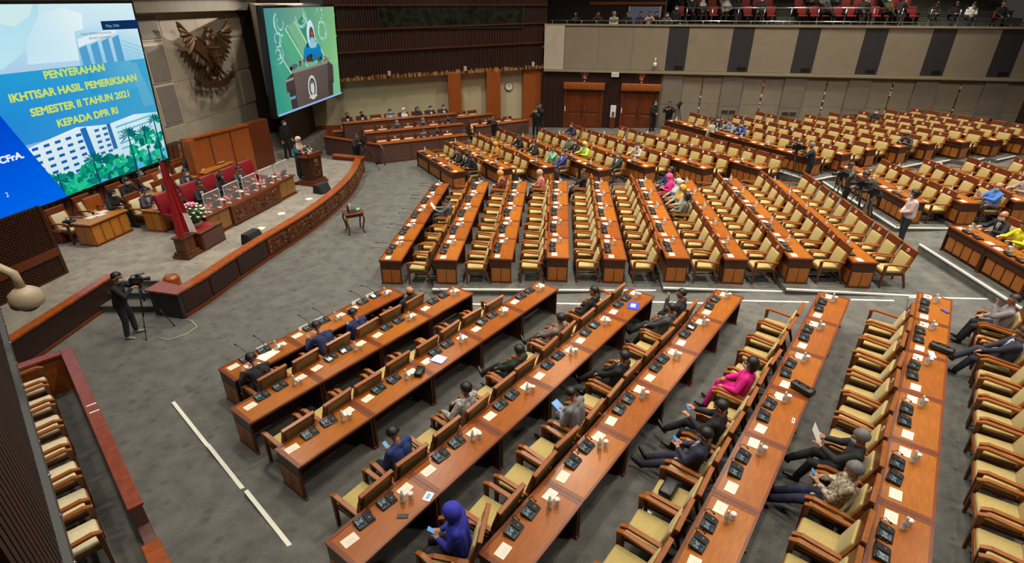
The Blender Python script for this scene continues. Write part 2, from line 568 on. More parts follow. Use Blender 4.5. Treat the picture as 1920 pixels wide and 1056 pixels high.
BACKW = plane_frame((1.9, 34.2), 100.5)
SIDEW = plane_frame((-9.5, 32.3), 79.1)
STAGEW = plane_frame((-14.36, 23.0), 7.5)
NEARW = plane_frame((-3.38, 2.69), -44.5)
TILT = math.radians(3.5)


def framed(o, M):
    o.matrix_world = M
    return o


# ---- wall under the balcony, with doors and bays
b = MB()
b.box(-.15, 6.76, .05, .35, -.5, 3.6, 'slat_back')
b.box(6.76, 25.3, .08, .4, -.5, 3.6, 'gray_panel')
wall_back = framed(struct('wall_back', b), BACKW)
slatm = mesh_of(lambda q: q.box(0, .085, -.0, .045, 0, 1, 'slat'), 'slat')
x = -.12
while x < 6.7:
    if not (1.2 < x + .05 < 3.6 or 4.5 < x + .05 < 6.75):
        o = link('slat', slatm, wall_back); o.location = (x, .005, .0); o.scale = (1, 1, 3.58)
    else:
        o = link('slat', slatm, wall_back); o.location = (x, .005, 3.0); o.scale = (1, 1, .58)
    x += .115
for k in range(6):
    s0 = 6.86 + k * 3.27
    for (a, c) in ((0, .56), (.57, 1.12)):
        pass
    for (z0, z1) in ((.0, 1.9), (1.915, 3.56)):
        q = MB(); q.box(s0, s0 + 1.1, -.02, .1, z0, z1, 'gray_panel_b')
        o = struct('panel', q, wall_back)
    for (a, c) in ((1.13, 2.16), (2.24, 3.24)):
        for (z0, z1) in ((.0, 2.0), (2.012, 3.44)):
            q = MB(); q.box(s0 + a, s0 + c, .05, .1, z0, z1, 'gray_panel'); struct('panel', q, wall_back)
    # inlaid mosaic slit between the two panels
    q = MB(); rr = random.Random(k)
    z = .6
    while z < 3.42:
        h = rr.uniform(.04, .13)
        q.box(s0 + 2.17, s0 + 2.23, .02 + rr.uniform(0, .03), .1, z, z + h - .01, rr.choice(['carve_gold', 'carve_gold', 'slat_back', 'white', 'orange_wood'])); z += h
    struct('mosaic_strip', q, wall_back)['kind'] = 'stuff'
    q = MB(); q.box(s0 + .15, s0 + .98, -.035, .0, 1.47, 1.72, 'gray_panel')
    for j in range(2):
        for i in range(5):
            q.box(s0 + .19 + j * .4, s0 + .55 + j * .4, -.045, -.036, 1.5 + i * .04, 1.52 + i * .04, 'slat_back')
    struct('vent_grille', q, wall_back)
b = MB(); b.box(25.3, 25.6, -6, .4, -.5, 9, 'dark_panel')
framed(struct('wall_right', b), BACKW)
# ledge and balcony parapet
b = MB(); b.box(-.0, 25.3, -.16, .1, 3.58, 3.72, 'ledge'); b.box(0, 25.3, -.02, .2, 3.72, 6.02, 'gray_panel'); b.box(-.05, 25.3, -.1, .28, 6.02, 6.1, 'ledge')
balc = framed(struct('wall_balcony', b), BACKW)
b = MB(); b.box(-.02, 1.12, -.1, -.02, 3.72, 6.02, 'stone'); struct('panel', b, balc)
starts = [6.88, 10.25, 13.55, 16.8, 19.97, 23.08]
for i, s0 in enumerate(starts):
    b = MB(); b.box(s0, s0 + 1.06, -.05, .0, 3.76, 5.98, 'black_panel'); b.box(s0 + .5, s0 + .95, -.055, -.05, 3.8, 4.0, 'black'); struct('panel', b, balc, None)
edges = [1.16] + [v for s0 in starts for v in (s0 - .01, s0 + 1.07)] + [25.3]
for i in range(0, len(edges) - 1, 2):
    a, c = edges[i], edges[i + 1]; n = 3 if i == 0 else 1
    for j in range(n):
        b = MB(); b.box(a + (c - a) * j / n + .006, a + (c - a) * (j + 1) / n - .006, -.045, .0, 3.745, 5.995, 'gray_panel'); struct('panel', b, balc)
b = MB(); b.box(-.2, 6.9, .28, 7.0, 4.8, 4.98, 'carpet_dark'); b.box(6.9, 25.3, .28, 7.0, 5.7, 5.95, 'carpet_dark')
for i in range(4):
    b.box(7.2, 25.3, 1.7 + i * 1.0, 7.0, 5.95, 6.1 + i * .34, 'carpet_dark')
framed(struct('floor_balcony', b), BACKW)
b = MB(); b.box(6.7, 25.6, 5.6, 5.9, 5.9, 10.5, 'gray_panel_b'); b.box(-.5, 6.7, 2.6, 2.9, 5.7, 10.5, 'slat_back'); b.box(6.55, 6.75, 2.6, 5.8, 5.7, 10.5, 'gray_panel_b')
framed(struct('wall_balcony_back', b), BACKW)
b = MB(); b.box(2.3, 6.7, 2.54, 2.6, 7.05, 7.2, 'orange_wood'); b.box(-.5, 6.7, 2.54, 2.6, 8.0, 8.1, 'orange_wood'); framed(struct('trim_30', b), BACKW)
b = MB(); b.rbox(0, 1.75, 0, .06, 0, 1.1, .01, 'white'); M = BACKW @ Matrix.Translation((4.62, 1.5, 5.75))
mat('blue_board', (104, 112, 140), .5); b = MB(); b.box(0, 1.75, 0, .05, 0, 1.22, 'blue_board'); b.box(1.72, 1.78, -.02, .06, 0, 1.24, 'stone'); b.box(-.03, .03, -.02, .06, 0, 1.24, 'stone')
o = link('display_board', b.mesh('display_board')); o.matrix_world = M; tag(o, 'pale blue grey display board standing on the balcony behind the rail', 'board')
# rails
def rail(name, M, segs, z, label, posts, zb, glass=False):
    r = link(name, None); r.matrix_world = M; tag(r, label, 'railing')
    for (a, c) in segs:
        q = MB(); q.tube([(a, .06, z), (c, .06, z)], .03, 'steel'); link('handrail', q.mesh('handrail'), r)
    pm = MB(); pm.tube([(0, 0, 0), (0, 0, z - zb)], .02, 'steel', 6); pm = pm.mesh('post')
    for x in posts:
        o = link('post', pm, r); o.location = (x, .06, zb)


rail('railing', BACKW, [(.25, 25.2)], 6.29, 'long polished steel rail along the top of the balcony front', [.4 + .82 * i for i in range(31)], 6.08)
rail('railing', BACKW @ Matrix.Translation((0, .12, 0)), [(7.6, 21.3)], 6.93, 'higher steel rail in front of the red balcony seats', [7.7 + 1.33 * i for i in range(11)], 6.08)

# doors
def door(n, s0, s1):
    r = link('door_%d' % n, None); r.matrix_world = BACKW; r['kind'] = 'structure'
    zb = .25
    for (a, c) in ((s0, s0 + .16), (s1 - .16, s1)):
        q = MB(); q.box(a, c, -.05, .08, zb - .3, 2.62, 'door_wood'); link('door_frame', q.mesh('door_frame'), r)
    q = MB(); q.rbox(s0 - .05, s1 + .05, -.22, .06, 2.62, 3.0, .02, 'orange_wood'); link('door_header', q.mesh('door_header'), r)
    m = (s0 + s1) / 2
    for (a, c, hx) in ((s0 + .17, m - .01, m - .08), (m + .01, s1 - .17, m + .08)):
        q = MB(); q.box(a, c, .0, .06, zb - .3, 2.6, 'door_wood')
        lf = link('door_leaf', q.mesh('door_leaf'), r)
        for (z0, z1) in ((.45, 1.2), (1.32, 2.45)):
            q = MB(); q.rbox(a + .14, c - .14, -.025, .005, z0, z1, .012, 'door_wood'); link('panel', q.mesh('panel'), lf)
        q = MB(); q.tube([(hx, -.02, 1.1), (hx, -.07, 1.13), (hx, -.07, 1.62), (hx, -.02, 1.65)], .015, 'steel' if hx > m else 'black', 6); link('door_handle', q.mesh('door_handle'), lf)
    q = MB(); q.box(s0 + .05, s0 + .1, -.08, -.04, 1.35, 1.62, 'white'); link('door_sign', q.mesh('door_sign'), r)
    wx = BACKW @ Vector((m, -.1, 3.1))
    t = root('wall_downlight', 'small lamp on the wooden header washing red light above the %s double door' % ('first' if n == 1 else 'second'), 'lamp', BACKW @ Vector((m, -.1, 3.07)))
    q = MB(); q.lathe([(.05, -.06), (.05, 0)], 'dark_metal', 10); link('housing', q.mesh('housing'), t)
    q = MB(); q.lathe([(.04, .0), (.04, .006)], 'lamp', 10); link('bulb', q.mesh('bulb'), t)
    spot(wx.x, wx.y, wx.z, *(BACKW @ Vector((m, .03, 3.6))), 40, 80, (1, .42, .2), .03)


door(1, 1.25, 3.55); door(2, 4.6, 6.72)


def text_mesh(body, size, m, align='CENTER', extrude=.002, name='lettering', bold=0):
    c = bpy.data.curves.new(name, 'FONT'); c.body = body; c.size = size; c.align_x = align; c.extrude = extrude
    c.resolution_u = 3; c.bevel_depth = bold; c.bevel_resolution = 0
    o = bpy.data.objects.new(name, c); COL.objects.link(o)
    bpy.context.view_layer.update()
    dg = bpy.context.evaluated_depsgraph_get()
    me = bpy.data.meshes.new_from_object(o.evaluated_get(dg), depsgraph=dg)
    bpy.data.objects.remove(o); bpy.data.curves.remove(c)
    me.materials.clear(); me.materials.append(MATS[m] if isinstance(m, str) else m)
    return me


UP = Matrix.Rotation(math.radians(90), 4, 'X')
t = link('exit_sign', None); t.matrix_world = BACKW @ Matrix.Translation((4.14, -.2, 3.36)); tag(t, 'small white exit sign hanging under the ledge between the doors', 'sign')
q = MB(); q.rbox(-.21, .21, -.02, .02, 0, .25, .008, 'white'); link('sign_box', q.mesh('sign_box'), t)
o = link('lettering', text_mesh('EXIT', .15, 'gray_metal'), t); o.matrix_local = Matrix.Translation((0, -.022, .075)) @ UP
t = link('extinguisher_box', None); t.matrix_world = BACKW @ Matrix.Translation((4.19, -.02, .3)); tag(t, 'red cabinet with a white phone panel on dark wall between the doors', 'cabinet')
q = MB(); q.rbox(-.16, .16, -.14, 0, 0, .75, .01, 'red_wood'); link('body', q.mesh('body'), t)
q = MB(); q.rbox(-.16, .16, -.08, 0, .78, 1.46, .01, 'white'); q.box(-.05, .08, -.11, -.08, .85, 1.1, 'steel'); link('phone_panel', q.mesh('phone_panel'), t)
# small dome camera on the balcony front
t = link('security_camera', None); t.matrix_world = BACKW @ Matrix.Translation((6.3, -.2, 4.0)); tag(t, 'small white dome camera hanging on the balcony front by the black panel', 'camera')
q = MB(); q.tube([(0, .16, .38), (0, .02, .38), (0, 0, .3), (0, 0, .16)], .03, 'white', 8); link('arm', q.mesh('arm'), t)
q = MB(); q.lathe([(.05, .17), (.1, .14), (.1, .02), (.06, -.06), (.01, -.09)], 'white', 12); link('dome', q.mesh('dome'), t)

# ---- side wall: slatted upper part, frieze, cream panels, columns
b = MB(); zt = lambda s: 3.26 + .04 * s
b.add([(-.5, .1, 3.24), (11.75, .1, 3.73), (11.75, .1, 9.5), (-.5, .1, 9.5), (-.5, .5, 3.24), (11.75, .5, 3.73), (11.75, .5, 9.5), (-.5, .5, 9.5)],
      [(0, 1, 2, 3), (7, 6, 5, 4), (4, 5, 1, 0), (3, 2, 6, 7), (1, 5, 6, 2), (4, 0, 3, 7)], 'slat_back')
wall_side = framed(struct('wall_side', b), SIDEW)
bands = [(3.42, .04, 4.66, .035), (4.74, .035, 5.80, .025), (5.88, .025, 7.02, 0.0), (7.1, 0, 9.4, 0)]
for (z0, k0, z1, k1) in bands:
    q = MB(); rr = random.Random(int(z0 * 10)); s = -.45
    while s < 11.7:
        w = .11; dp = rr.uniform(0, .03)
        a0 = z0 + k0 * s; a1 = z1 + k1 * s
        q.add([(s, .03 + dp, a0), (s + w, .03 + dp, a0), (s + w, .03 + dp, a1), (s, .03 + dp, a1), (s, .1, a0), (s + w, .1, a0), (s + w, .1, a1), (s, .1, a1)],
              [(0, 1, 2, 3), (4, 0, 3, 7), (1, 5, 6, 2)], 'slat')
        s += .15
    o = link('slat_cladding', q.mesh('slat_cladding'), wall_side); o['kind'] = 'stuff'
for (z, k) in ((4.66, .035), (5.80, .025), (7.02, 0)):
    q = MB(); q.add([(-.45, -.06, z), (11.7, -.06, z + k * 12.1), (11.7, .1, z + k * 12.1), (-.45, .1, z), (-.45, -.06, z + .08), (11.7, -.06, z + .08 + k * 12.1), (11.7, .1, z + .08 + k * 12.1), (-.45, .1, z + .08)],
                    [(0, 1, 5, 4), (3, 2, 1, 0), (4, 5, 6, 7)], 'trim_wood')
    link('ledge', q.mesh('ledge'), wall_side)
q = MB(); rr = random.Random(4)
s = -.45
while s < 11.7:
    w = rr.uniform(.03, .09); h = rr.uniform(.04, .17)
    z0 = zt(s)
    q.box(s, s + w, -.05 - rr.uniform(0, .06), .1, z0 - .02, z0 + .05 + h, rr.choice(['gold_leaf', 'gold_leaf', 'carve_gold', 'red_wood', 'carve']))
    s += w
o = link('carved_frieze', q.mesh('carved_frieze'), wall_side); o['kind'] = 'stuff'
for s in (2.6, 6.9, 10.9):
    t = link('frieze_speaker', None); t.matrix_world = SIDEW @ Matrix.Translation((s, -.16, zt(s) + .12)); tag(t, 'small pale loudspeaker on the carved frieze, %s along it from the big screen' % {2.6: 'first', 6.9: 'second', 10.9: 'third'}[s], 'speaker')
    q = MB(); q.rbox(-.08, .08, -.08, .06, 0, .26, .015, 'stone'); link('case', q.mesh('case'), t)
    q = MB(); q.tube([(0, .05, .1), (0, .2, .1)], .02, 'dark_metal', 6); link('bracket', q.mesh('bracket'), t)
b = MB(); b.box(2.34, 10.28, .0, .05, 5.92, 7.0, 'glass_dark')
w1 = framed(struct('window_1', b), SIDEW)
q = MB()
for (a, c, z0, z1) in ((2.28, 2.36, 5.86, 7.06), (10.26, 10.34, 5.95, 7.06), (2.3, 10.3, 6.98, 7.06), (2.3, 10.3, 5.88, 5.95)):
    q.box(a, c, -.03, .06, z0, z1, 'dark_metal')
link('window_frame', q.mesh('window_frame'), w1)
b = MB(); b.box(-2.6, 11.7, .42, .7, -.2, 3.9, 'cream_wall'); wall_cream = framed(struct('wall_gallery', b), SIDEW)
q = MB(); q.box(-2.6, 11.7, .36, .42, -.2, .78, 'orange_wood'); link('dado', q.mesh('dado'), wall_cream)
for i, (a, c, dp) in enumerate(((5.87, 6.6, .7), (8.15, 8.97, .5), (10.38, 11.6, .35))):
    q = MB(); q.rbox(a, c, .42 - dp, .5, -.2, zt(a) + .1, .015, 'orange_wood')
    o = framed(struct('column', q), SIDEW)
t = link('wall_clock', None); t.matrix_world = SIDEW @ Matrix.Translation((9.56, .40, 2.68)) @ Matrix.Rotation(math.radians(90), 4, 'X'); tag(t, 'round white wall clock on the cream panel between two wood columns', 'clock')
q = MB(); q.lathe([(.25, 0), (.25, .05), (.22, .05)], 'gray_metal', 24, cap=False); link('rim', q.mesh('rim'), t)
q = MB(); q.lathe([(.225, .0), (.225, .03)], 'white', 24); link('dial', q.mesh('dial'), t)
for (a, l, w) in ((20, .12, .02), (-20, .17, .014)):
    q = MB(); q.box(-w / 2, w / 2, -.02, l, .032, .038, 'black'); o = link('hand', q.mesh('hand'), t); o.rotation_euler = (0, 0, math.radians(a))

# ---- stage wall
b = MB(); b.box(-14, -.6, .35, .7, 0, 9.5, 'dark_panel'); b.box(-14, 9.7, .0, .7, 7.32, 9.5, 'cream_wall'); b.box(-1.2, 9.8, .9, 1.2, 0, 7.32, 'stone')
b.box(-.6, 9.7, .1, .9, 6.85, 7.32, 'stone_dark'); b.box(-.6, 1.2, .32, .7, 0, 1.75, 'dark_panel')
wall_stage = framed(struct('wall_stage', b), STAGEW)
# cladding of the emblem wall: recessed stone panels with pale joints
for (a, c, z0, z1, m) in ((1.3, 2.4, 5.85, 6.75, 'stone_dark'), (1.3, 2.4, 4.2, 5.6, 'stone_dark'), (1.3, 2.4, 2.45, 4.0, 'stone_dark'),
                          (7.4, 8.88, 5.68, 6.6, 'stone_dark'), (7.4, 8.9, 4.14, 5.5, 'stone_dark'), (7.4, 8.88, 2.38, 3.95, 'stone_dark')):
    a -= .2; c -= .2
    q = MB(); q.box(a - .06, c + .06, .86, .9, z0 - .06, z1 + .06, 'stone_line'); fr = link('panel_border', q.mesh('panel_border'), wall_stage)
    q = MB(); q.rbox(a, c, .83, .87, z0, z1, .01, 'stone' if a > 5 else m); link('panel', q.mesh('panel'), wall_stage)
for (a, c) in ((-.9, 1.08), (1.1, 2.55), (2.57, 4.9), (4.92, 7.28), (7.3, 9.0), (9.02, 9.7)):
    for (z0, z1) in ((.6, 2.28), (2.3, 4.06), (4.08, 6.84)):
        if (a in (1.1, 7.3)) and z0 > 2:
            continue
        q = MB(); q.rbox(a - .2, c - .2, .875, .92, z0, z1, .006, 'stone'); link('panel', q.mesh('panel'), wall_stage)
# carved relief under the large screen
q = MB(); rr = random.Random(9); s = -7.9
while s < 1.2:
    h = rr.uniform(.5, .95)
    q.add([(s, .33, .5), (s + .12, .22, .5), (s + .26, .33, .5), (s + .25, .33, .5 + 1.25), (s + .37, .24, .5 + 1.25), (s + .5, .33, .5 + 1.25)], [(0, 1, 4, 3), (1, 2, 5, 4)], rr.choice(['carve', 'carve', 'carve_gold']))
    s += .28
link('carved_relief', q.mesh('carved_relief'), wall_stage)['kind'] = 'stuff'
q = MB(); rr = random.Random(10)
for i in range(240):
    s = rr.uniform(-3.6, -.9); z = rr.uniform(.9, 1.75); q.ball((s, .26, z), rr.uniform(.03, .07), 'carve_gold', 6, (1, .6, 1))
link('carved_relief', q.mesh('carved_relief'), wall_stage)['kind'] = 'stuff'
# jamb beside the second screen and the dark back of it
b = MB(); b.prism([(-14.0, 32.4), (-10.72, 25.45), (-10.55, 25.55), (-10.6, 33.5), (-13.8, 33.5)], 2.7, 7.15, 'stone'); struct('wall_stage_return', b)
b = MB(); b.prism([(-11.35, 27.6), (-11.2, 27.6), (-11.5, 33.0), (-11.7, 33.0)], 0, 3.2, 'dark_panel'); struct('wall_stage_side', b)
b = MB(); b.prism([(-14.5, 31), (-11.6, 33), (-11.6, 33.4), (-14.5, 31.4)], 0, 9.0, 'slat_back'); struct('wall_stage_end', b)
# pier beside the stage
b = MB(); b.prism([(-12.75, 21.1), (-12.5, 21.0), (-11.36, 23.85), (-11.62, 24.0)], .5, 2.5, 'orange_wood')
pier = struct('pier', b)
q = MB(); q.prism([(-11.36, 23.86), (-11.0, 25.05), (-11.3, 25.2), (-11.65, 24.05)], .5, 2.57, 'red_wood'); link('panel', q.mesh('panel'), pier)
q = MB(); q.prism([(-12.76, 21.02), (-12.45, 20.96), (-11.3, 23.85), (-11.62, 24.02)], 2.5, 2.56, 'orange_rail'); link('cap', q.mesh('cap'), pier)
q = MB(); q.prism([(-12.6, 20.85), (-12.3, 20.8), (-12.26, 21.15), (-12.5, 21.25)], .5, 2.52, 'orange_wood'); link('post', q.mesh('post'), pier)
for f in (.33, .66):
    px, py = -12.5 + 1.14 * f, 21.0 + 2.85 * f
    q = MB(); q.prism([(px, py), (px + .02, py), (px + .03, py + .05), (px + .0, py + .05)], .55, 2.5, 'red_wood'); link('joint_strip', q.mesh('joint_strip'), pier)

# ---- stage platform
HS = .55
FRONT = [(-8.42, 12.05), (-8.18, 12.99), (-7.98, 14.2), (-7.68, 15.6), (-7.42, 16.6), (-7.12, 17.9), (-6.92, 19.1), (-6.8, 20.3), (-6.74, 21.6), (-6.78, 23.0), (-6.92, 24.2), (-7.08, 25.27)]


def smooth_curve(pts, n=4):
    out = []
    for i in range(len(pts) - 1):
        p0 = Vector(pts[max(i - 1, 0)]); p1 = Vector(pts[i]); p2 = Vector(pts[i + 1]); p3 = Vector(pts[min(i + 2, len(pts) - 1)])
        for k in range(n):
            t = k / n
            out.append(.5 * ((2 * p1) + (-p0 + p2) * t + (2 * p0 - 5 * p1 + 4 * p2 - p3) * t * t + (-p0 + 3 * p1 - 3 * p2 + p3) * t ** 3))
    out.append(Vector(pts[-1])); return out


FC = smooth_curve(FRONT, 3)


def offset(c, dd):
    o = []
    for i, p in enumerate(c):
        t = (c[min(i + 1, len(c) - 1)] - c[max(i - 1, 0)]).normalized(); o.append(p + Vector((-t.y, t.x)) * dd)
    return o


inner = offset(FC, .1)
poly = [(p.x, p.y) for p in inner] + [(-8.6, 25.7), (-10.6, 26.6), (-10.9, 33), (-16.5, 33), (-16.5, 9.0), (-11.0, 9.6), (-10.84, 13.07), (-9.3, 13.07), (-9.25, 12.2)]
b = MB(); b.prism(poly, -.05, HS, 'carpet_stage'); struct('floor_stage', b)
steps = link('stage_steps', None); steps['kind'] = 'structure'
for (y0, y1, z) in ((12.33, 12.72, .19), (12.72, 13.1, .37)):
    q = MB(); q.box(-10.86, -9.25, y0, y1 + .02, 0, z, 'carpet_dark'); s_ = link('step', q.mesh('step'), steps)
    q = MB(); q.box(-10.86, -9.25, y0 - .015, y0 + .05, z - .03, z + .006, 'gray_metal'); link('nosing', q.mesh('nosing'), s_)
q = MB(); q.box(-10.86, -9.25, 13.05, 13.1, HS - .03, HS + .006, 'gray_metal'); link('nosing', q.mesh('nosing'), steps)
# curved parapet in front of the stage
par = link('stage_parapet', None); tag(par, 'long curved wooden parapet with carved panels along the stage front', 'parapet')
outer = FC; inn = offset(FC, .2)
q = MB(); n = len(FC)
vs = [(p.x, p.y, 0) for p in outer] + [(p.x, p.y, .7) for p in outer] + [(p.x, p.y, .7) for p in inn] + [(p.x, p.y, 0) for p in inn]
fs = []
for i in range(n - 1):
    fs += [(i, i + 1, n + i + 1, n + i), (n + i, n + i + 1, 2 * n + i + 1, 2 * n + i), (2 * n + i, 2 * n + i + 1, 3 * n + i + 1, 3 * n + i)]
fs += [(0, n, 2 * n, 3 * n), (n - 1, 4 * n - 1, 3 * n - 1, 2 * n - 1)]
q.add(vs, fs, 'dark_wood'); link('parapet_wall', q.mesh('parapet_wall'), par)
q = MB(); a_ = offset(FC, -.045); c_ = offset(FC, .25)
vs = [(p.x, p.y, .7) for p in a_] + [(p.x, p.y, .76) for p in a_] + [(p.x, p.y, .76) for p in c_] + [(p.x, p.y, .7) for p in c_]
q.add(vs, fs, 'orange_rail'); link('handrail', q.mesh('handrail'), par)
q = MB(); a_ = offset(FC, -.03)
vs = [(p.x, p.y, 0) for p in a_] + [(p.x, p.y, .1) for p in a_] + [(p.x, p.y, .1) for p in outer] + [(p.x, p.y, 0) for p in outer]
q.add(vs, fs, 'edge_wood'); link('plinth', q.mesh('plinth'), par)
rr = random.Random(3)
for i in range(0, n - 2, 3):
    p0, p1 = FC[i], FC[min(i + 3, n - 1)]; t = (p1 - p0); ln = t.length; t.normalize(); ang = math.atan2(t.y, t.x)
    M = Matrix.Translation((p0.x, p0.y, 0)) @ rotz(ang)
    carved = i >= 9
    q = MB(); q.rbox(.06, ln - .06, -.03, .02, .14, .64, .012, 'dark_panel' if not carved else 'red_wood')
    pn = link('carved_panel' if carved else 'panel', q.mesh('panel'), par, M)
    if carved:
        q = MB()
        for j in range(int(ln / .11)):
            cx = .14 + j * .11
            for cz in (.26, .4, .53):
                w = rr.uniform(.04, .06); a0 = rr.uniform(0, 6)
                q.tube([(cx + w * (1 - k / 9) * math.cos(a0 + k * .9), -.045, cz + w * (1 - k / 9) * math.sin(a0 + k * .9)) for k in range(8)], .012, 'carve_gold' if rr.random() < .45 else 'carve', 5)
        link('scrollwork', q.mesh('scrollwork'), pn)['kind'] = 'stuff'
q = MB(); q.prism([(-9.28, 12.2), (-8.42, 11.98), (-8.36, 12.25), (-9.2, 12.6)], 0, .72, 'black_panel'); q.prism([(-9.32, 12.14), (-8.38, 11.92), (-8.3, 12.27), (-9.2, 12.68)], .72, .77, 'rail_red'); link('end_post', q.mesh('end_post'), par)
q = MB(); q.lathe([(.2, HS), (.2, .78), (.16, .84), (.05, .86)], 'orange_rail', 18, Matrix.Translation((-9.0, 12.8, 0))); link('newel', q.mesh('newel'), par)
q = MB(); q.prism([(-7.05, 25.2), (-8.55, 25.7), (-8.5, 25.95), (-7.0, 25.45)], 0, .7, 'red_wood'); q.prism([(-7.0, 25.15), (-8.58, 25.66), (-8.5, 26.0), (-6.95, 25.5)], .7, .76, 'orange_rail'); link('end_wall', q.mesh('end_wall'), par)
# side parapet running towards the camera
sp = link('side_parapet', None); tag(sp, 'straight dark parapet with orange cap beside the stage steps', 'parapet')
q = MB(); q.prism([(-10.84, 13.0), (-10.72, 13.0), (-10.92, 9.0), (-11.04, 9.0)], 0, .7, 'dark_panel'); link('parapet_wall', q.mesh('parapet_wall'), sp)
q = MB(); q.prism([(-10.92, 13.1), (-10.68, 13.1), (-10.88, 9.0), (-11.12, 9.0)], .7, .75, 'orange_rail'); link('handrail', q.mesh('handrail'), sp)
q = MB(); q.prism([(-10.73, 12.98), (-10.7, 12.98), (-10.9, 9.0), (-10.93, 9.0)], 0, .08, 'edge_wood'); link('plinth', q.mesh('plinth'), sp)
# lattice screen at the stage corner
lt = link('lattice_screen', None); M = plane_frame((-12.37, 13.56), 10.0); lt.matrix_world = M; tag(lt, 'tall dark wooden lattice screen at the corner of the stage', 'screen')
q = MB(); q.box(-4.2, 0, .03, .12, HS, 2.5, 'slat_back'); q.box(-4.2, -4.1, .03, 2, HS, 2.5, 'dark_panel'); link('backing', q.mesh('backing'), lt)
q = MB(); q.box(-4.2, 0, -.03, .04, 1.12, 1.34, 'red_wood'); link('band', q.mesh('band'), lt)
q = MB()
for (z0, z1) in ((HS + .02, 1.12), (1.34, 2.5)):
    h = z1 - z0; s = -4.2 - h
    while s < 0:
        for sg in (1, -1):
            a0, a1 = (s, s + h) if sg > 0 else (s + h, s)
            t0 = 0; t1 = 1
            pts = [(a0, z0), (a1, z1)]
            # clip to the panel
            def cl(p, r_):
                (xa, za), (xb, zb_) = p, r_
                if xa < -4.2: za += (zb_ - za) * (-4.2 - xa) / (xb - xa); xa = -4.2
                if xa > 0: za += (zb_ - za) * (0 - xa) / (xb - xa); xa = 0
                return (xa, za)
            p, r_ = cl(pts[0], pts[1]), cl(pts[1], pts[0])
            if abs(p[0] - r_[0]) < .03: continue
            tt = Vector((r_[0] - p[0], r_[1] - p[1])).normalized() * 1.0; nn = Vector((-tt.y, tt.x)) * .016
            q.add([(p[0] + nn.x, 0, p[1] + nn.y), (p[0] - nn.x, 0, p[1] - nn.y), (r_[0] - nn.x, 0, r_[1] - nn.y), (r_[0] + nn.x, 0, r_[1] + nn.y),
                   (p[0] + nn.x, .035, p[1] + nn.y), (p[0] - nn.x, .035, p[1] - nn.y), (r_[0] - nn.x, .035, r_[1] - nn.y), (r_[0] + nn.x, .035, r_[1] + nn.y)],
                  [(0, 1, 2, 3), (0, 3, 7, 4), (1, 5, 6, 2)], 'dark_wood')
        s += .105
link('lattice', q.mesh('lattice'), lt)['kind'] = 'stuff'
q = MB(); q.box(-.07, .03, -.02, .12, HS, 2.5, 'dark_wood'); link('stile', q.mesh('stile'), lt)
q = MB(); q.box(-4.2, -.07, -.02, .1, HS, HS + .05, 'dark_wood'); link('bottom_rail', q.mesh('bottom_rail'), lt)

# ---- near side box in front of the camera's own slatted wall
# local x along the wall away from the camera, local -y towards the hall
b = MB(); b.box(-4, 8.6, .1, .5, 3.3, 9, 'slat_back')
wall_near = framed(struct('wall_near', b), NEARW)
x = -1.2
while x < 8.5:
    o = link('slat', mesh_of(lambda q: q.box(0, .1, 0, .07, 3.42, 8.0, 'slat'), 'slat') if x < -1.1 else slat_near, wall_near); slat_near = o.data
    o.location = (x, .035, 0); x += .135
q = MB(); q.box(-4, 8.6, -.02, .12, 3.3, 3.42, 'gray_metal'); ed = link('metal_edge', q.mesh('metal_edge'), wall_near)
x = -.5
studm = mesh_of(lambda q: q.ball((0, 0, 0), .016, 'steel', 8), 'stud')
while x < 8.4:
    o = link('stud', studm, ed); o.location = (x, -.02, 3.36); x += .62
# barrier of the near box
br = link('box_barrier', None); br.matrix_world = NEARW; tag(br, 'low orange barrier with red wooden cap around the side box', 'barrier')
NI = NEARW.inverted()
def nl(x, y): v = NI @ Vector((x, y, 0)); return (v.x, v.y)
p0 = nl(-9.2, 9.42); yb = -.56; xs = 3.35; xe = p0[0]
q = MB(); q.box(xs, xe, yb + .02, yb + .14, 0, .84, 'orange_wood'); link('front_panel', q.mesh('front_panel'), br)
q = MB(); q.box(xs, xe, yb - .005, yb + .02, 0, .84, 'brown_panel'); link('facing', q.mesh('facing'), br)
q = MB(); q.rbox(xs - .02, xe, yb - .03, yb + .17, .84, .9, .012, 'rail_red'); link('cap', q.mesh('cap'), br)
q = MB(); q.box(xs - .5, xs + .01, yb + .0, yb + .15, 0, .5, 'brown_panel'); q.box(xs - .015, xs - .001, yb, yb + .15, .5, .84, 'brown_panel'); link('end_face', q.mesh('end_face'), br)
q = MB(); q.box(xe - .14, xe, yb + .14, 2.0, 0, .84, 'orange_wood'); link('end_panel', q.mesh('end_panel'), br)
q = MB(); q.rbox(xe - .2, xe, yb + .17, 2.0, .84, .9, .012, 'rail_red'); link('cap', q.mesh('cap'), br)
q = MB(); q.box(xs - 3, xs - .5, yb + .02, yb + .16, 0, .5, 'brown_panel'); q.rbox(xs - 3, xs - .45, yb - .03, yb + .2, .5, .56, .012, 'orange_rail'); link('lower_run', q.mesh('lower_run'), br)
for a in (6.1, 6.35):
    q = MB(); q.box(a, a + .035, yb - .02, yb + .13, .901, .908, 'white'); link('tape_mark', q.mesh('tape_mark'), br)
q = MB(); q.box(xs - 3, xe - .2, yb + .55, 3, .0, .17, 'carpet'); framed(struct('floor_box', q), NEARW)
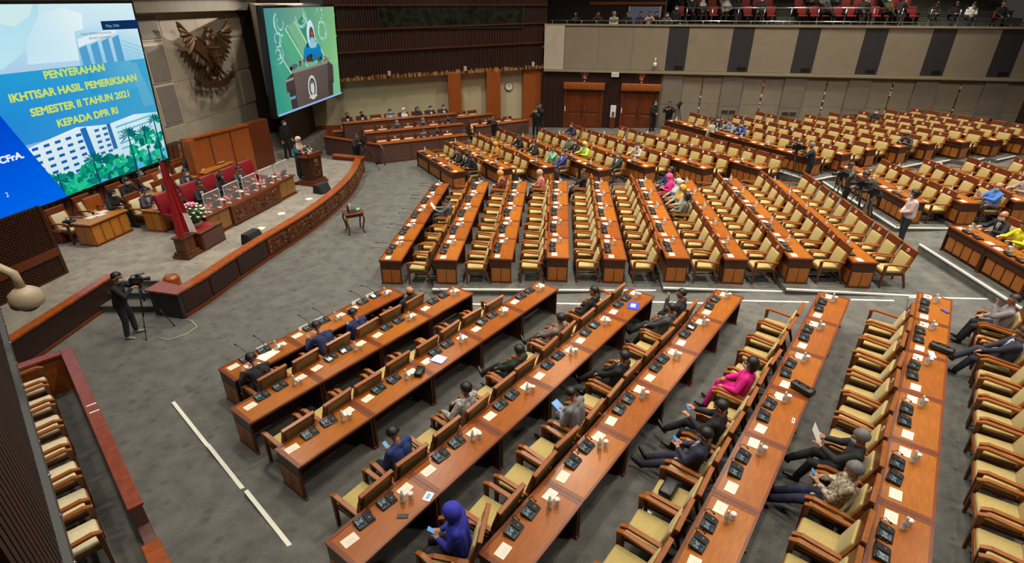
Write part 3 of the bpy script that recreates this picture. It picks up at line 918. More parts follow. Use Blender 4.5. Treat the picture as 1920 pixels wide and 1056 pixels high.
# ------------------------------------------------------------------ LED screens
def led_screen(name, label, M, s0, s1, z0, z1, polys, texts, pivot):
    """polys: list of (points in (s,z), colour or list of colours); texts: (body, s, z, size, colour, align, width)"""
    r = link(name, None); r.matrix_world = M @ Matrix.Translation((0, 0, pivot)) @ Matrix.Rotation(TILT, 4, 'X')
    tag(r, label, 'screen')
    q = MB(); q.rbox(s0 - .1, s1 + .1, .02, .3, z0 - .08 - pivot, z1 + .1 - pivot, .02, 'black'); link('bezel', q.mesh('bezel'), r)
    vs = []; fs = []; cols = []
    for k, (pts, c) in enumerate(polys):
        base = len(vs)
        for (s, z) in pts:
            vs.append((s, 0.018 - .0002 * k, z - pivot))
        fs.append(tuple(range(base, base + len(pts))))
        cols.append(c if isinstance(c, list) else [c] * len(pts))
    me = bpy.data.meshes.new('screen_picture'); me.from_pydata(vs, [], fs); me.materials.append(MATS['led'])
    ca = me.color_attributes.new('Col', 'FLOAT_COLOR', 'CORNER'); i = 0
    for p, cc in zip(me.polygons, cols):
        for j in range(p.loop_total):
            ca.data[p.loop_start + j].color = lin(*cc[j])
    pic = link('screen_picture', me, r)
    for (body, s, z, size, colr, al, width) in texts:
        mm = 'led_%d_%d_%d' % colr
        if mm not in MATS:
            m = bpy.data.materials.new(mm); m.use_nodes = True; nt = m.node_tree
            for nn in list(nt.nodes): nt.nodes.remove(nn)
            e = nt.nodes.new('ShaderNodeEmission'); e.inputs[0].default_value = lin(*colr); e.inputs[1].default_value = 1.5; o_ = nt.nodes.new('ShaderNodeOutputMaterial'); nt.links.new(e.outputs[0], o_.inputs[0]); MATS[mm] = m
        tm = text_mesh(body, size, mm, al, 0, bold=.012 if size > .25 else 0)
        xs = [v.co.x for v in tm.vertices]; w = max(xs) - min(xs); k = (width / w) if width else 1
        o = link('lettering', tm, pic); o.matrix_local = Matrix.Translation((s, .018 - .0002 * len(polys) - .003, z - pivot)) @ UP @ Matrix.Diagonal((k, 1, 1, 1))
    return r


def sh(p, k=.078, z0=1.4):
    return (p[0] - k * (p[1] - z0), p[1])


P_ = []
SL, SR, ZB, ZT = -9.9, -.36, 1.42, 7.2
P_.append(([(SL, ZB), (SR, ZB), (SR, ZT), (SL, ZT)], [(20, 120, 215), (90, 190, 220), (215, 240, 246), (190, 226, 240)]))
P_.append(([(SL, 5.3), (-6, 5.5), (-4.6, 6.2), (-4.2, 7.2), (SL, 7.2)], [(150, 215, 240), (190, 232, 244), (185, 225, 236), (180, 224, 238), (180, 220, 236)]))
P_.append(([(-6.5, 6.9), (-5.2, 6.6), (-4.6, 6.9), (-4.4, 7.2), (-6.5, 7.2)], (208, 236, 238)))
P_.append(([(-5.2, 5.55), (-3.3, 5.5), (-2.9, 6.1), (-2.7, 6.9), (-3.4, 7.1), (-4.3, 6.9), (-5.0, 6.2)], [(200, 232, 244), (214, 238, 246), (222, 242, 248), (232, 246, 248), (220, 240, 246), (206, 234, 244), (196, 230, 244)]))
# tower block
P_.append(([(-3.35, 5.1), (-.4, 4.6), (-.5, 6.1), (-1.6, 6.6), (-3.2, 6.38)], [(120, 190, 225), (130, 195, 225), (190, 225, 238), (200, 230, 242), (180, 222, 240)]))
P_.append(([(-3.2, 5.9), (-1.45, 6.25), (-1.4, 6.45), (-3.15, 6.15)], (226, 240, 246)))
for i in range(4):
    s = -3.2 + i * .5
    P_.append(([(s, 5.2), (s + .34, 5.15), (s + .34, 5.95 + i * .08), (s, 5.86 + i * .08)], (86, 160, 206)))
for i in range(8):
    P_.append(([(-1.3, 5.0 + i * .14), (-.4, 4.7 + i * .14), (-.4, 4.75 + i * .14), (-1.3, 5.06 + i * .14)], (150, 205, 228)))
# translucent blue band behind the title
P_.append(([(SL, 3.3), (-.37, 3.3), (-.37, 5.3), (SL, 5.42)], [(0, 120, 220), (70, 165, 205), (60, 168, 210), (0, 150, 215)]))
P_.append(([(-3.2, 4.4), (-.9, 4.3), (-1.1, 5.3), (-3.15, 5.33)], [(40, 150, 205), (80, 170, 208), (96, 180, 212), (30, 150, 208)]))
for i in range(10):
    P_.append(([(-1.0 + .06 * i, 3.6), (-.96 + .06 * i, 3.6), (-1.1 + .03 * i, 5.2), (-1.14 + .03 * i, 5.2)], (96, 176, 206)))
# white office building with rows of windows
P_.append(([(-6.3, 1.9), (-.37, 1.9), (-.37, 3.3), (-1.6, 3.42), (-2.9, 3.3), (-4.2, 3.46), (-6.1, 3.2)], [(210, 232, 238), (190, 225, 232), (170, 220, 236), (225, 240, 244), (215, 238, 244), (235, 244, 246), (225, 240, 244)]))
for r_ in range(6):
    for c_ in range(5):
        s = -6.0 + c_ * .42 + r_ * .0; z = 3.12 - r_ * .22 + .05 * c_ * .4
        P_.append(([(s, z - .05), (s + .22, z - .04), (s + .22, z + .05), (s, z + .04)], (24, 96, 176)))
P_.append(([(-4.0, 2.4), (-3.75, 2.4), (-3.85, 3.4), (-4.1, 3.38)], (30, 110, 190)))
for r_ in range(5):
    for c_ in range(2):
        s = -3.55 + c_ * .35; z = 3.2 - r_ * .2
        P_.append(([(s, z - .05), (s + .2, z - .045), (s + .2, z + .045), (s, z + .04)], (40, 106, 176)))
P_.append(([(-2.95, 2.4), (-2.75, 2.4), (-2.82, 3.35), (-2.98, 3.3)], (50, 110, 170)))
for r_ in range(5):
    P_.append(([(-2.6, 3.1 - r_ * .2), (-.8, 3.2 - r_ * .2), (-.8, 3.26 - r_ * .2), (-2.6, 3.17 - r_ * .2)], (110, 190, 220)))
# trees
rr = random.Random(12)
for i in range(290):
    s = rr.uniform(-6.0, -.45); zt_ = 1.95 + .35 * abs(math.sin(s * 1.3)) + (.35 if s > -2.2 else 0)
    z = rr.uniform(1.45, zt_); w = rr.uniform(.08, .2)
    c = rr.choice([(8, 130, 110), (10, 160, 120), (20, 180, 130), (6, 104, 104), (40, 196, 150)])
    pts = [(max(SL, min(SR, s + w * math.cos(a) * rr.uniform(.6, 1.2))), max(ZB, z + w * .8 * math.sin(a) * rr.uniform(.6, 1.2))) for a in [k * math.pi / 3.5 for k in range(7)]]
    P_.append((pts, c))
for (s, z, k) in ((-4.0, 2.25, 1.0), (-2.2, 2.75, 1.0), (-1.4, 2.7, .9), (-.75, 3.05, .8), (-5.5, 2.0, .8)):
    P_.append(([(s - .05, ZB + .05), (s + .05, ZB + .05), (s + .03, z), (s - .03, z)], (10, 80, 100)))
    for i in range(11):
        a = math.pi * (i / 10.0) * 1.25 - .4; l = .5 * k; tx, tz = s + l * math.cos(a), z + l * .8 * math.sin(a) - .05
        nx, nz = -math.sin(a) * .05, math.cos(a) * .05
        P_.append(([(min(a_, SR), b_) for (a_, b_) in ((s, z), ((s + tx) / 2 + nx, (z + tz) / 2 + nz + .05), (tx, tz), ((s + tx) / 2 - nx, (z + tz) / 2 - nz))], rr.choice([(6, 116, 112), (14, 140, 118), (8, 96, 108)])))
P_.append(([(-1.9, 2.1), (-1.35, 2.2), (-1.35, 2.26), (-1.9, 2.17)], (220, 240, 230)))
# blue corner
P_.append(([(SL, ZB), (-5.4, ZB), (-6.65, 4.3), (SL, 6.3 if False else 5.6)], [(0, 96, 232), (0, 104, 236), (0, 70, 205), (0, 60, 190)]))
P_.append(([(-2.1, 6.38), (-.37, 6.36), (-.37, 6.66), (-2.1, 6.66)], (16, 46, 92)))
YEL = (206, 226, 96)
T_ = [('PENYERAHAN', -3.66, 5.1, .32, YEL, 'CENTER', 2.4), ('IKHTISAR HASIL PEMERIKSAAN', -3.66, 4.6, .32, YEL, 'CENTER', 5.1), ('SEMESTER II TAHUN 2021', -3.66, 4.1, .32, YEL, 'CENTER', 4.05), ('KEPADA DPR RI', -3.66, 3.62, .32, YEL, 'CENTER', 2.55),
      (', CFrA.', -6.38, 3.0, .27, (235, 242, 250), 'RIGHT', .95), ('2', -7.3, 2.03, .2, (235, 242, 250), 'CENTER', None), ('May 24th', -1.62, 6.46, .13, (120, 200, 200), 'CENTER', .6),
      ('BADAN PEMERIKSA KEUANGAN', -2.4, 6.26, .1, (70, 90, 110), 'CENTER', 1.3), ('REPUBLIK INDONESIA', -2.3, 6.12, .1, (70, 90, 110), 'CENTER', .95)]
led_screen('led_screen', 'huge bright screen showing a blue title slide above the stage', STAGEW, SL, SR, ZB, ZT, P_, T_, 1.4)

# second screen with the speaker at the lectern
RSM = plane_frame((-10.584, 25.28), 7.5)
Q_ = []; SL2, SR2, ZB2, ZT2 = 0.02, 7.0, 2.6, 7.0
Q_.append(([(SL2, ZB2), (SR2, ZB2), (SR2, ZT2), (SL2, ZT2)], [(40, 150, 130), (120, 190, 140), (150, 190, 140), (70, 140, 140)]))
Q_.append(([(3.2, 4.2), (7.0, 4.2), (7.0, 7.0), (3.6, 7.0)], [(90, 170, 130), (140, 200, 130), (130, 180, 130), (90, 160, 130)]))
for (a, c) in (((1.0, 5.9), (84, 170, 130)), ((1.9, 6.2), (120, 180, 136)), ((.2, 4.9), (70, 160, 134)), ((2.8, 6.4), (60, 140, 110))):
    s, z = a
    Q_.append(([(s, z), (s + .6, z + .25), (s + 2.5, z - 1.7), (s + 1.9, z - 2.1)], c)); Q_.append(([(s + .6, z + .25), (s + .68, z + .27), (s + 2.6, z - 1.65), (s + 2.5, z - 1.7)], (176, 220, 180)))
rr = random.Random(5)
for i in range(26):
    cx, cz, R_ = rr.choice([(1.2, 6.4, .5), (.8, 5.8, .45), (3.2, 6.7, .55), (5.2, 6.75, .5), (5.3, 5.9, .6), (1.9, 6.1, .4), (.7, 5.2, .4)]); R_ *= rr.uniform(.35, 1); a0 = rr.uniform(0, 6.28)
    for k in range(7):
        a, c = a0 + k * .4, a0 + (k + 1) * .4
        pts = [(cx + R_ * math.cos(a), cz + R_ * math.sin(a)), (cx + (R_ + .06) * math.cos(a), cz + (R_ + .06) * math.sin(a)), (cx + (R_ + .06) * math.cos(c), cz + (R_ + .06) * math.sin(c)), (cx + R_ * math.cos(c), cz + R_ * math.sin(c))]
        if all(SL2 <= p[0] <= SR2 and p[1] <= ZT2 for p in pts):
            Q_.append((pts, rr.choice([(160, 214, 206), (130, 190, 190), (190, 228, 216)])))
for i in range(60):
    s = rr.uniform(5.4, 6.9); z = rr.uniform(3, 6.6); Q_.append(([(s, z), (s + .09, z + .05), (s + .05, z + .14), (s - .04, z + .08)], rr.choice([(110, 190, 110), (150, 196, 120), (120, 176, 120), (90, 200, 120)])))


def oval(cx, cz, rx, rz_, c, n=16, a0=0, a1=2 * math.pi):
    Q_.append(([(cx + rx * math.cos(a0 + (a1 - a0) * k / n), cz + rz_ * math.sin(a0 + (a1 - a0) * k / n)) for k in range(n)], c))


Q_.append(([(2.9, 4.6), (5.0, 4.6), (4.9, 5.2), (4.5, 5.5), (3.6, 5.5), (3.1, 5.2)], [(20, 120, 176), (16, 110, 170), (20, 130, 190), (24, 140, 200), (24, 140, 200), (20, 130, 190)]))
oval(3.98, 5.82, .42, .64, (206, 230, 236)); oval(4.06, 5.7, .27, .46, (96, 66, 70)); oval(4.06, 5.5, .24, .2, (150, 190, 196))
oval(4.1, 5.85, .2, .1, (140, 84, 76)); Q_.append(([(3.7, 5.45), (4.6, 5.45), (4.4, 5.2), (3.9, 5.2)], (150, 200, 206)))
oval(3.5, 5.35, .09, .12, (30, 50, 50), 8)
for i in range(46):
    s = rr.uniform(1.5, 6.0); z = 4.45 + .42 * math.sin((s - 1.5) / 4.5 * math.pi) * rr.uniform(.4, 1); oval(s, z, .13, .1, rr.choice([(40, 44, 46), (90, 60, 50), (70, 110, 120), (120, 86, 70), (30, 34, 36), (150, 150, 150)]), 7)
Q_.append(([(1.0, 3.5), (6.1, 3.3), (6.15, 4.2), (5.6, 4.45), (1.9, 4.35), (1.0, 4.05)], (72, 60, 58)))
Q_.append(([(1.3, 2.7), (5.9, 2.7), (6.0, 3.5), (1.2, 3.6)], (62, 54, 54)))
Q_.append(([(1.85, 2.65), (5.3, 2.65), (5.5, 4.36), (1.8, 4.28)], [(92, 78, 72), (84, 72, 68), (96, 84, 78), (104, 90, 84)]))
Q_.append(([(1.75, 4.25), (5.55, 4.35), (5.55, 4.45), (1.75, 4.37)], (140, 136, 132)))
Q_.append(([(1.2, 3.15), (1.75, 3.15), (1.75, 3.28), (1.2, 3.26)], (110, 150, 190))); Q_.append(([(1.0, 3.95), (1.75, 4.0), (1.75, 4.1), (1.0, 4.05)], (150, 150, 150)))
oval(3.55, 3.4, .46, .58, (206, 214, 206)); oval(3.55, 3.4, .36, .46, (92, 80, 74)); oval(3.55, 3.38, .2, .3, (200, 208, 200)); oval(3.55, 3.66, .1, .1, (110, 100, 92), 8)
Q_.append(([(3.1, 2.92), (4.0, 2.92), (3.9, 3.06), (3.2, 3.06)], (196, 204, 196)))
Q_.append(([(SL2, ZB2), (SR2, ZB2), (SR2, ZB2 + .09), (SL2, ZB2 + .09)], (150, 180, 230)))
led_screen('led_screen', 'second big screen showing a speaker in blue behind a lectern', RSM, SL2, SR2, ZB2, ZT2, Q_, [], 2.6)

# ------------------------------------------------------------------ eagle emblem on the stage wall
EG = STAGEW @ Matrix.Translation((4.45, .88, 0))
eg = link('eagle_emblem', None); eg.matrix_world = EG; tag(eg, 'large bronze eagle emblem with spread wings and a shield on the stage wall', 'emblem')
q = MB(); q.ball((0, -.45, 4.9), .5, 'bronze', 16, (.78, .6, 1.15)); q.ball((0, -.55, 5.4), .36, 'bronze', 14, (.9, .8, 1.2)); q.tube([(0, -.5, 5.3), (0, -.6, 5.8), (.02, -.66, 6.0)], .26, 'bronze', 14, None, .17)
for sx in (-1, 1):
    q.tube([(sx * .2, -.4, 4.6), (sx * .3, -.42, 4.3), (sx * .34, -.42, 4.08)], .17, 'bronze', 10, None, .09)
link('body', q.mesh('body'), eg)
q = MB(); q.ball((.06, -.7, 6.06), .17, 'bronze', 12, (1.15, 1, 1)); q.tube([(.18, -.72, 6.08), (.33, -.74, 6.04), (.37, -.74, 5.95)], .07, 'bronze_light', 8, None, .012)
q.ball((-.06, -.66, 6.18), .09, 'bronze', 8, (1.4, .8, .7)); link('head', q.mesh('head'), eg)
q = MB(); vs = [(-.3, -.86, 5.36), (.3, -.86, 5.36), (.32, -.9, 5.0), (.2, -.9, 4.68), (0, -.9, 4.5), (-.2, -.9, 4.68), (-.32, -.9, 5.0)]
q.add(vs + [(x, y + .3, z) for x, y, z in vs], [tuple(range(6, -1, -1))] + [(i, (i + 1) % 7, 7 + (i + 1) % 7, 7 + i) for i in range(7)], 'bronze'); q.box(-.32, .32, -.92, -.8, 5.32, 5.38, 'bronze_light'); q.box(-.025, .025, -.93, -.88, 4.55, 5.34, 'bronze_light'); q.box(-.3, .3, -.93, -.88, 4.96, 5.0, 'bronze_light')
link('shield', q.mesh('shield'), eg)
tips = [(-1.95, 6.48), (-1.93, 6.2), (-1.9, 5.95), (-1.82, 5.68), (-1.72, 5.42), (-1.58, 5.17), (-1.4, 4.95), (-1.2, 4.78), (-.98, 4.66), (-.76, 4.6), (-.55, 4.58)]
for sx in (-1, 1):
    q = MB(); q.tube([(sx * .22, -.5, 5.5), (sx * .5, -.5, 5.72), (sx * .95, -.5, 5.82), (sx * 1.4, -.52, 5.98), (sx * 1.8, -.6, 6.3)], .16, 'bronze', 10, None, .05)
    q.ball((sx * .5, -.48, 5.35), .34, 'bronze', 12, (1.1, .45, 1.3)); wg = link('wing', q.mesh('wing'), eg)
    for i, (tx, tz) in enumerate(tips):
        f = i / 10.0; bx, bz = -1.25 + .95 * f, 5.95 - .75 * f * f
        t = Vector((tx - bx, tz - bz)); n_ = Vector((-t.y, t.x)).normalized() * .1; yo = -.62 + .01 * i
        def P3(k, w, yy): return (-sx * (bx + t.x * k + n_.x * w), yy, bz + t.y * k + n_.y * w)
        vs = [P3(0, -.8, yo), P3(.75, -1.1, yo - .06), P3(1, -.1, yo - .1), P3(.8, 1.0, yo - .06), P3(0, .8, yo), P3(0, 0, yo - .06), P3(.8, 0, yo - .12)]
        vs2 = [(x, y + .06, z) for x, y, z in vs[:5]]
        fsx = [(0, 1, 6, 5), (1, 2, 6), (2, 3, 6), (3, 4, 5, 6), (7, 11, 10, 9, 8), (0, 7, 8, 1), (1, 8, 9, 2), (2, 9, 10, 3), (3, 10, 11, 4)]
        q = MB(); q.add(vs + vs2, fsx, 'bronze_light' if i % 2 else 'bronze'); link('feather', q.mesh('feather'), wg)
    for i in range(6):
        f = i / 5.0; bx, bz = -.85 + .6 * f, 5.72 - .35 * f; tx, tz = -1.15 + .6 * f, 5.3 - .45 * f
        q = MB(); q.add([(-sx * (bx - .08), -.66, bz), (-sx * (bx + .08), -.66, bz), (-sx * (tx + .07), -.74, tz), (-sx * (tx - .07), -.74, tz), (-sx * (bx - .08), -.55, bz), (-sx * (bx + .08), -.55, bz), (-sx * (tx + .07), -.66, tz), (-sx * (tx - .07), -.66, tz)], [(0, 1, 2, 3), (4, 7, 6, 5), (0, 4, 5, 1), (2, 6, 7, 3), (0, 3, 7, 4), (1, 5, 6, 2)], 'bronze'); link('feather', q.mesh('feather'), wg)
for i in range(7):
    a = (i - 3) * .12
    q = MB(); vs = [(a * 1.5 - .07, -.42, 4.55), (a * 1.5 + .07, -.42, 4.55), (a * 3.2 + .08, -.4, 3.9), (a * 3.2, -.4, 3.78), (a * 3.2 - .08, -.4, 3.9)]
    q.add(vs + [(x, y + .08, z) for x, y, z in vs], [(0, 4, 3, 2, 1), (5, 6, 7, 8, 9)] + [(k, (k + 1) % 5, 5 + (k + 1) % 5, 5 + k) for k in range(5)], 'bronze'); link('tail_feather', q.mesh('tail_feather'), eg)
q = MB(); n = 16; vs = []
for k in range(n + 1):
    u = -1.35 + 2.7 * k / n; z = 4.02 - .28 * math.cos(u * 1.16) + .06 * math.sin(u * 7) * (abs(u) > .9); yv = -.62 - .1 * math.cos(u * 1.2)
    vs += [(u, yv, z - .16), (u, yv - .02, z + .14), (u, yv + .06, z + .14), (u, yv + .06, z - .16)]
fs = []
for k in range(n):
    for j in range(4):
        fs.append((4 * k + j, 4 * k + 4 + j, 4 * k + 4 + (j + 1) % 4, 4 * k + (j + 1) % 4))
fs += [(0, 1, 2, 3), (4 * n + 3, 4 * n + 2, 4 * n + 1, 4 * n)]
q.add(vs, fs, 'bronze')
for sx in (-1, 1):
    q.tube([(sx * 1.3, -.6, 3.95), (sx * 1.5, -.6, 4.15), (sx * 1.42, -.6, 4.35), (sx * 1.55, -.6, 4.5)], .09, 'bronze', 6, None, .03)
link('ribbon', q.mesh('ribbon'), eg)
for sx in (-1, 1):
    q = MB()
    for k in range(3):
        q.tube([(sx * .34, -.5, 4.08), (sx * .34 + (k - 1) * .09, -.74, 4.06), (sx * .34 + (k - 1) * .1, -.78, 3.9)], .045, 'bronze_light', 6, None, .02)
    link('claw', q.mesh('claw'), eg)

# ------------------------------------------------------------------ desk, chair and small-thing prototypes
def table_proto(end):
    kids_top = [part('edge_strip', lambda q: q.box(0, D, .0, .07, .711, .7525, 'edge_wood')), part('edge_strip', lambda q: q.box(0, D, L - .075, L - .005, .711, .7525, 'edge_wood')),
                part('edge_strip', lambda q: q.box(D - .05, D, .07, L - .075, .711, .757, 'edge_wood')), part('edge_strip', lambda q: q.box(-.002, .035, .07, L - .075, .711, .752, 'edge_wood'))]
    pr = [part('tabletop', lambda q: q.rbox(.002, D - .002, .003, L - .008, .705, .75, .006, 'top_wood', None, 1), kids_top)]
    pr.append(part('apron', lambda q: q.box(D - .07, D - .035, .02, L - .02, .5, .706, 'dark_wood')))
    pan = []
    for i in range(4):
        y0 = .09 + i * (L - .18) / 4
        pan.append(part('front_panel', lambda q: q.rbox(D - .085, D - .058, y0 + .02, y0 + (L - .18) / 4 - .02, .09, .47, .006, 'panel_wood', None, 1)))
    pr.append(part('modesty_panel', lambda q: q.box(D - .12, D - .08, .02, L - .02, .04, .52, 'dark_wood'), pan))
    for j, (y0, y1) in enumerate(((.012, .05), (L - .055, L - .012))):
        kk = []
        if (end == 'near' and j == 1) or (end == 'far' and j == 0):
            yy = L - .012 if j else .012; sg = 1 if j else -1
            for (a, c) in ((.07, .32), (.34, .59)):
                kk.append(part('side_inset', lambda q: q.rbox(a, c, min(yy - sg * .01, yy + sg * .008), max(yy - sg * .01, yy + sg * .008), .06, .46, .004, 'panel_wood', None, 1)))
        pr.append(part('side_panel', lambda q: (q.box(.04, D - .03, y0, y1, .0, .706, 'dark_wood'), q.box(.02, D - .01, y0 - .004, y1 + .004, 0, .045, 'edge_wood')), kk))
    return pr


TABLE = {'mid': table_proto('mid'), 'near': table_proto('near'), 'far': table_proto('far')}


def chair_proto(cush, wood, dark, backc, name='armchair', tall=1.0, sticker=False, arm=True):
    tl = math.atan2(.14, .5)
    BM_ = Matrix.Translation((-.235, 0, .44)) @ Matrix.Rotation(-tl, 4, 'Y')
    pr = [part('seat', lambda q: q.rbox(-.25, .27, -.25, .25, .40, .485, .03, cush)),
          part('seat_frame', lambda q: (q.box(-.25, .275, -.27, .27, .345, .405, dark), q.box(.255, .285, -.27, .27, .34, .42, wood)))]
    kb = []
    if sticker:
        kb.append(part('sticker', lambda q: (q.lathe([(.05, 0), (.05, .004)], 'white', 10, BM_ @ Matrix.Translation((.034, .0, .56 * tall)) @ Matrix.Rotation(math.radians(90), 4, 'Y')), q.lathe([(.034, 0), (.034, .006)], 'sticker_red', 8, BM_ @ Matrix.Translation((.034, .0, .56 * tall)) @ Matrix.Rotation(math.radians(90), 4, 'Y'))), (), 'round red and white distancing sticker'))
    pr.append(part('back_frame', lambda q: (q.rbox(-.03, .03, -.30, .30, .44 * tall, .64 * tall, .01, 'red_wood', BM_, 1), q.box(-.03, .03, -.30, -.235, -.02, .46 * tall, wood, BM_), q.box(-.03, .03, .235, .30, -.02, .46 * tall, wood, BM_)), kb))
    pr.append(part('back_rail', lambda q: q.rbox(-.036, .034, -.305, .305, .625 * tall, .66 * tall, .008, wood, BM_, 1)))
    pr.append(part('back_cushion', lambda q: q.rbox(-.02, .06, -.235, .235, .03, .46 * tall, .025, cush, BM_)))
    pr.append(part('back_panel', lambda q: q.box(-.038, -.02, -.24, .24, .03, .6 * tall, backc, BM_)))
    for s in (-1, 1):
        if arm:
            pr.append(part('armrest', lambda q: q.add([(-.33, s * .3 - .035, .62), (-.33, s * .3 + .035, .62), (.2, s * .3 + .035, .66), (.2, s * .3 - .035, .66), (.3, s * .3 + .03, .63), (.3, s * .3 - .03, .63),
                                                       (-.33, s * .3 - .035, .655), (-.33, s * .3 + .035, .655), (.2, s * .3 + .035, .70), (.2, s * .3 - .035, .70), (.31, s * .3 + .03, .655), (.31, s * .3 - .03, .655)],
                                                      [(1, 0, 3, 2), (2, 3, 5, 4), (6, 7, 8, 9), (9, 8, 10, 11), (0, 6, 9, 3), (3, 9, 11, 5), (7, 1, 2, 8), (8, 2, 4, 10), (5, 11, 10, 4), (0, 1, 7, 6)], wood)))
        pr.append(part('leg', lambda q: q.add([(.24, s * .3 - .028, 0), (.28, s * .3 - .028, 0), (.28, s * .3 + .02, 0), (.24, s * .3 + .02, 0), (.23, s * .3 - .028, .645), (.295, s * .3 - .028, .645), (.295, s * .3 + .025, .645), (.23, s * .3 + .025, .645)],
                                              [(0, 3, 2, 1), (4, 5, 6, 7), (0, 1, 5, 4), (1, 2, 6, 5), (2, 3, 7, 6), (3, 0, 4, 7)], dark)))
        pr.append(part('leg', lambda q: q.add([(-.42, s * .27 - .02, 0), (-.38, s * .27 - .02, 0), (-.38, s * .27 + .02, 0), (-.42, s * .27 + .02, 0), (-.27, s * .27 - .025, .45), (-.21, s * .27 - .025, .45), (-.21, s * .27 + .025, .45), (-.27, s * .27 + .025, .45)],
                                              [(0, 3, 2, 1), (4, 5, 6, 7), (0, 1, 5, 4), (1, 2, 6, 5), (2, 3, 7, 6), (3, 0, 4, 7)], dark)))
    return pr


CH = chair_proto('olive', 'chair_wood', 'chair_dark', 'back_cloth')
CHS = chair_proto('olive', 'chair_wood', 'chair_dark', 'back_cloth', sticker=True)
CHW = chair_proto('cream_cloth', 'chair_wood', 'chair_dark', 'red_wood')
CHWS = chair_proto('cream_cloth', 'chair_wood', 'chair_dark', 'red_wood', sticker=True)

T_CON = Matrix.Rotation(math.radians(-14), 4, 'Y')


def console_proto(mic):
    k = [part('body', lambda q: q.rbox(-.1, .09, -.13, .13, 0, .035, .008, 'plastic_dark', T_CON, 1), [
        part('tablet_frame', lambda q: q.rbox(-.085, .075, -.0, .125, .033, .044, .004, 'black', T_CON, 1)), part('display', lambda q: q.box(-.065, .055, .012, .112, .0442, .0455, 'tablet_screen', T_CON)),
        part('keypad', lambda q: (q.rbox(-.08, .075, -.125, -.012, .033, .052, .006, 'black_matte', T_CON, 1), q.lathe([(.016, .05), (.016, .056)], 'gray_metal', 8, T_CON @ Matrix.Translation((-.02, -.07, 0))))),
        part('seat_card', lambda q: q.box(-.125, -.1, -.12, .02, -.004, .012, 'white', T_CON))])]
    if mic:
        k.append(part('microphone', lambda q: (q.tube([(.07, -.06, .03), (.12, -.06, .09), (.28, -.05, .13), (.46, -.04, .13)], .006, 'black', 6), q.tube([(.46, -.04, .13), (.52, -.035, .128)], .014, 'black', 8))))
    else:
        k.append(part('microphone', lambda q: (q.tube([(.05, -.1, .03), (.09, -.11, .1), (.04, -.12, .14), (-.02, -.1, .12)], .006, 'black', 6), q.ball((-.03, -.1, .115), .015, 'black', 6))))
    return k


CON = console_proto(False); CONM = console_proto(True)
PAPER = mesh_of(lambda q: (q.box(-.075, .075, -.105, .105, 0, .003, 'paper'), [q.box(-.045 + .022 * i, -.04 + .022 * i, -.06, .06, .003, .0033, 'stone') for i in range(3)]), 'note_paper')
BOTTLE = [part('glass_body', lambda q: q.lathe([(.03, 0), (.034, .01), (.034, .12), (.028, .15), (.013, .185), (.013, .2)], 'bottle_glass', 12)), part('cap', lambda q: q.lathe([(.016, .198), (.016, .228), (.01, .234)], 'white', 10)),
          part('paper_label', lambda q: q.lathe([(.0345, .03), (.0345, .09)], 'white', 12, None, False))]
CUP = [part('tumbler', lambda q: q.lathe([(.026, 0), (.028, .01), (.036, .1)], 'tumbler_glass', 12)), part('lid', lambda q: q.lathe([(.042, .098), (.044, .106), (.03, .118), (.008, .126)], 'white', 12), (), 'white lid')]


def px(p):
    v = Vector(p) - Vector((0, 0, 7.3)); c_, s_ = math.cos(math.radians(27.37)), math.sin(math.radians(27.37))
    dep = v.y * c_ - v.z * s_; up = v.y * s_ + v.z * c_
    if dep < .3: return None
    return (960 + 1020 * v.x / dep, 528 - 1020 * up / dep)


def inframe(p, m=70):
    q = px(p)
    return q is not None and -m < q[0] < 1920 + m and -m < q[1] < 1056 + m


CHV = {('A', 1): .37, ('A', 2): .55, ('A', 3): 1.02, ('A', 4): .62, ('A', 5): .86, ('A', 6): .71, ('A', 7): .78}


def seat_pos(blk, k, i):
    r = ROWD[(blk, k)]; v = CHV.get((blk, k), .47)
    return rowpt(r, L * (i + .5) / 2, v)


def joined(name, lst, label, cat, group=None):
    vs = []; fs = []; mi = []; sm = []; mats = []
    def go(nodes, M):
        for nd in nodes:
            me = nd[1]; k = len(vs)
            for v in me.vertices: vs.append(tuple(M @ v.co))
            for p in me.polygons:
                fs.append(tuple(k + a for a in p.vertices)); m = me.materials[p.material_index]
                if m not in mats: mats.append(m)
                mi.append(mats.index(m)); sm.append(p.use_smooth)
            go(nd[2] if len(nd) > 2 else [], M)
    for pr, M in lst: go(pr, M)
    me = bpy.data.meshes.new(name); me.from_pydata(vs, [], fs)
    for m in mats: me.materials.append(m)
    me.polygons.foreach_set('material_index', mi); me.polygons.foreach_set('use_smooth', sm); me.update()
    o = link(name, me); tag(o, label, cat, group, 'stuff'); return o


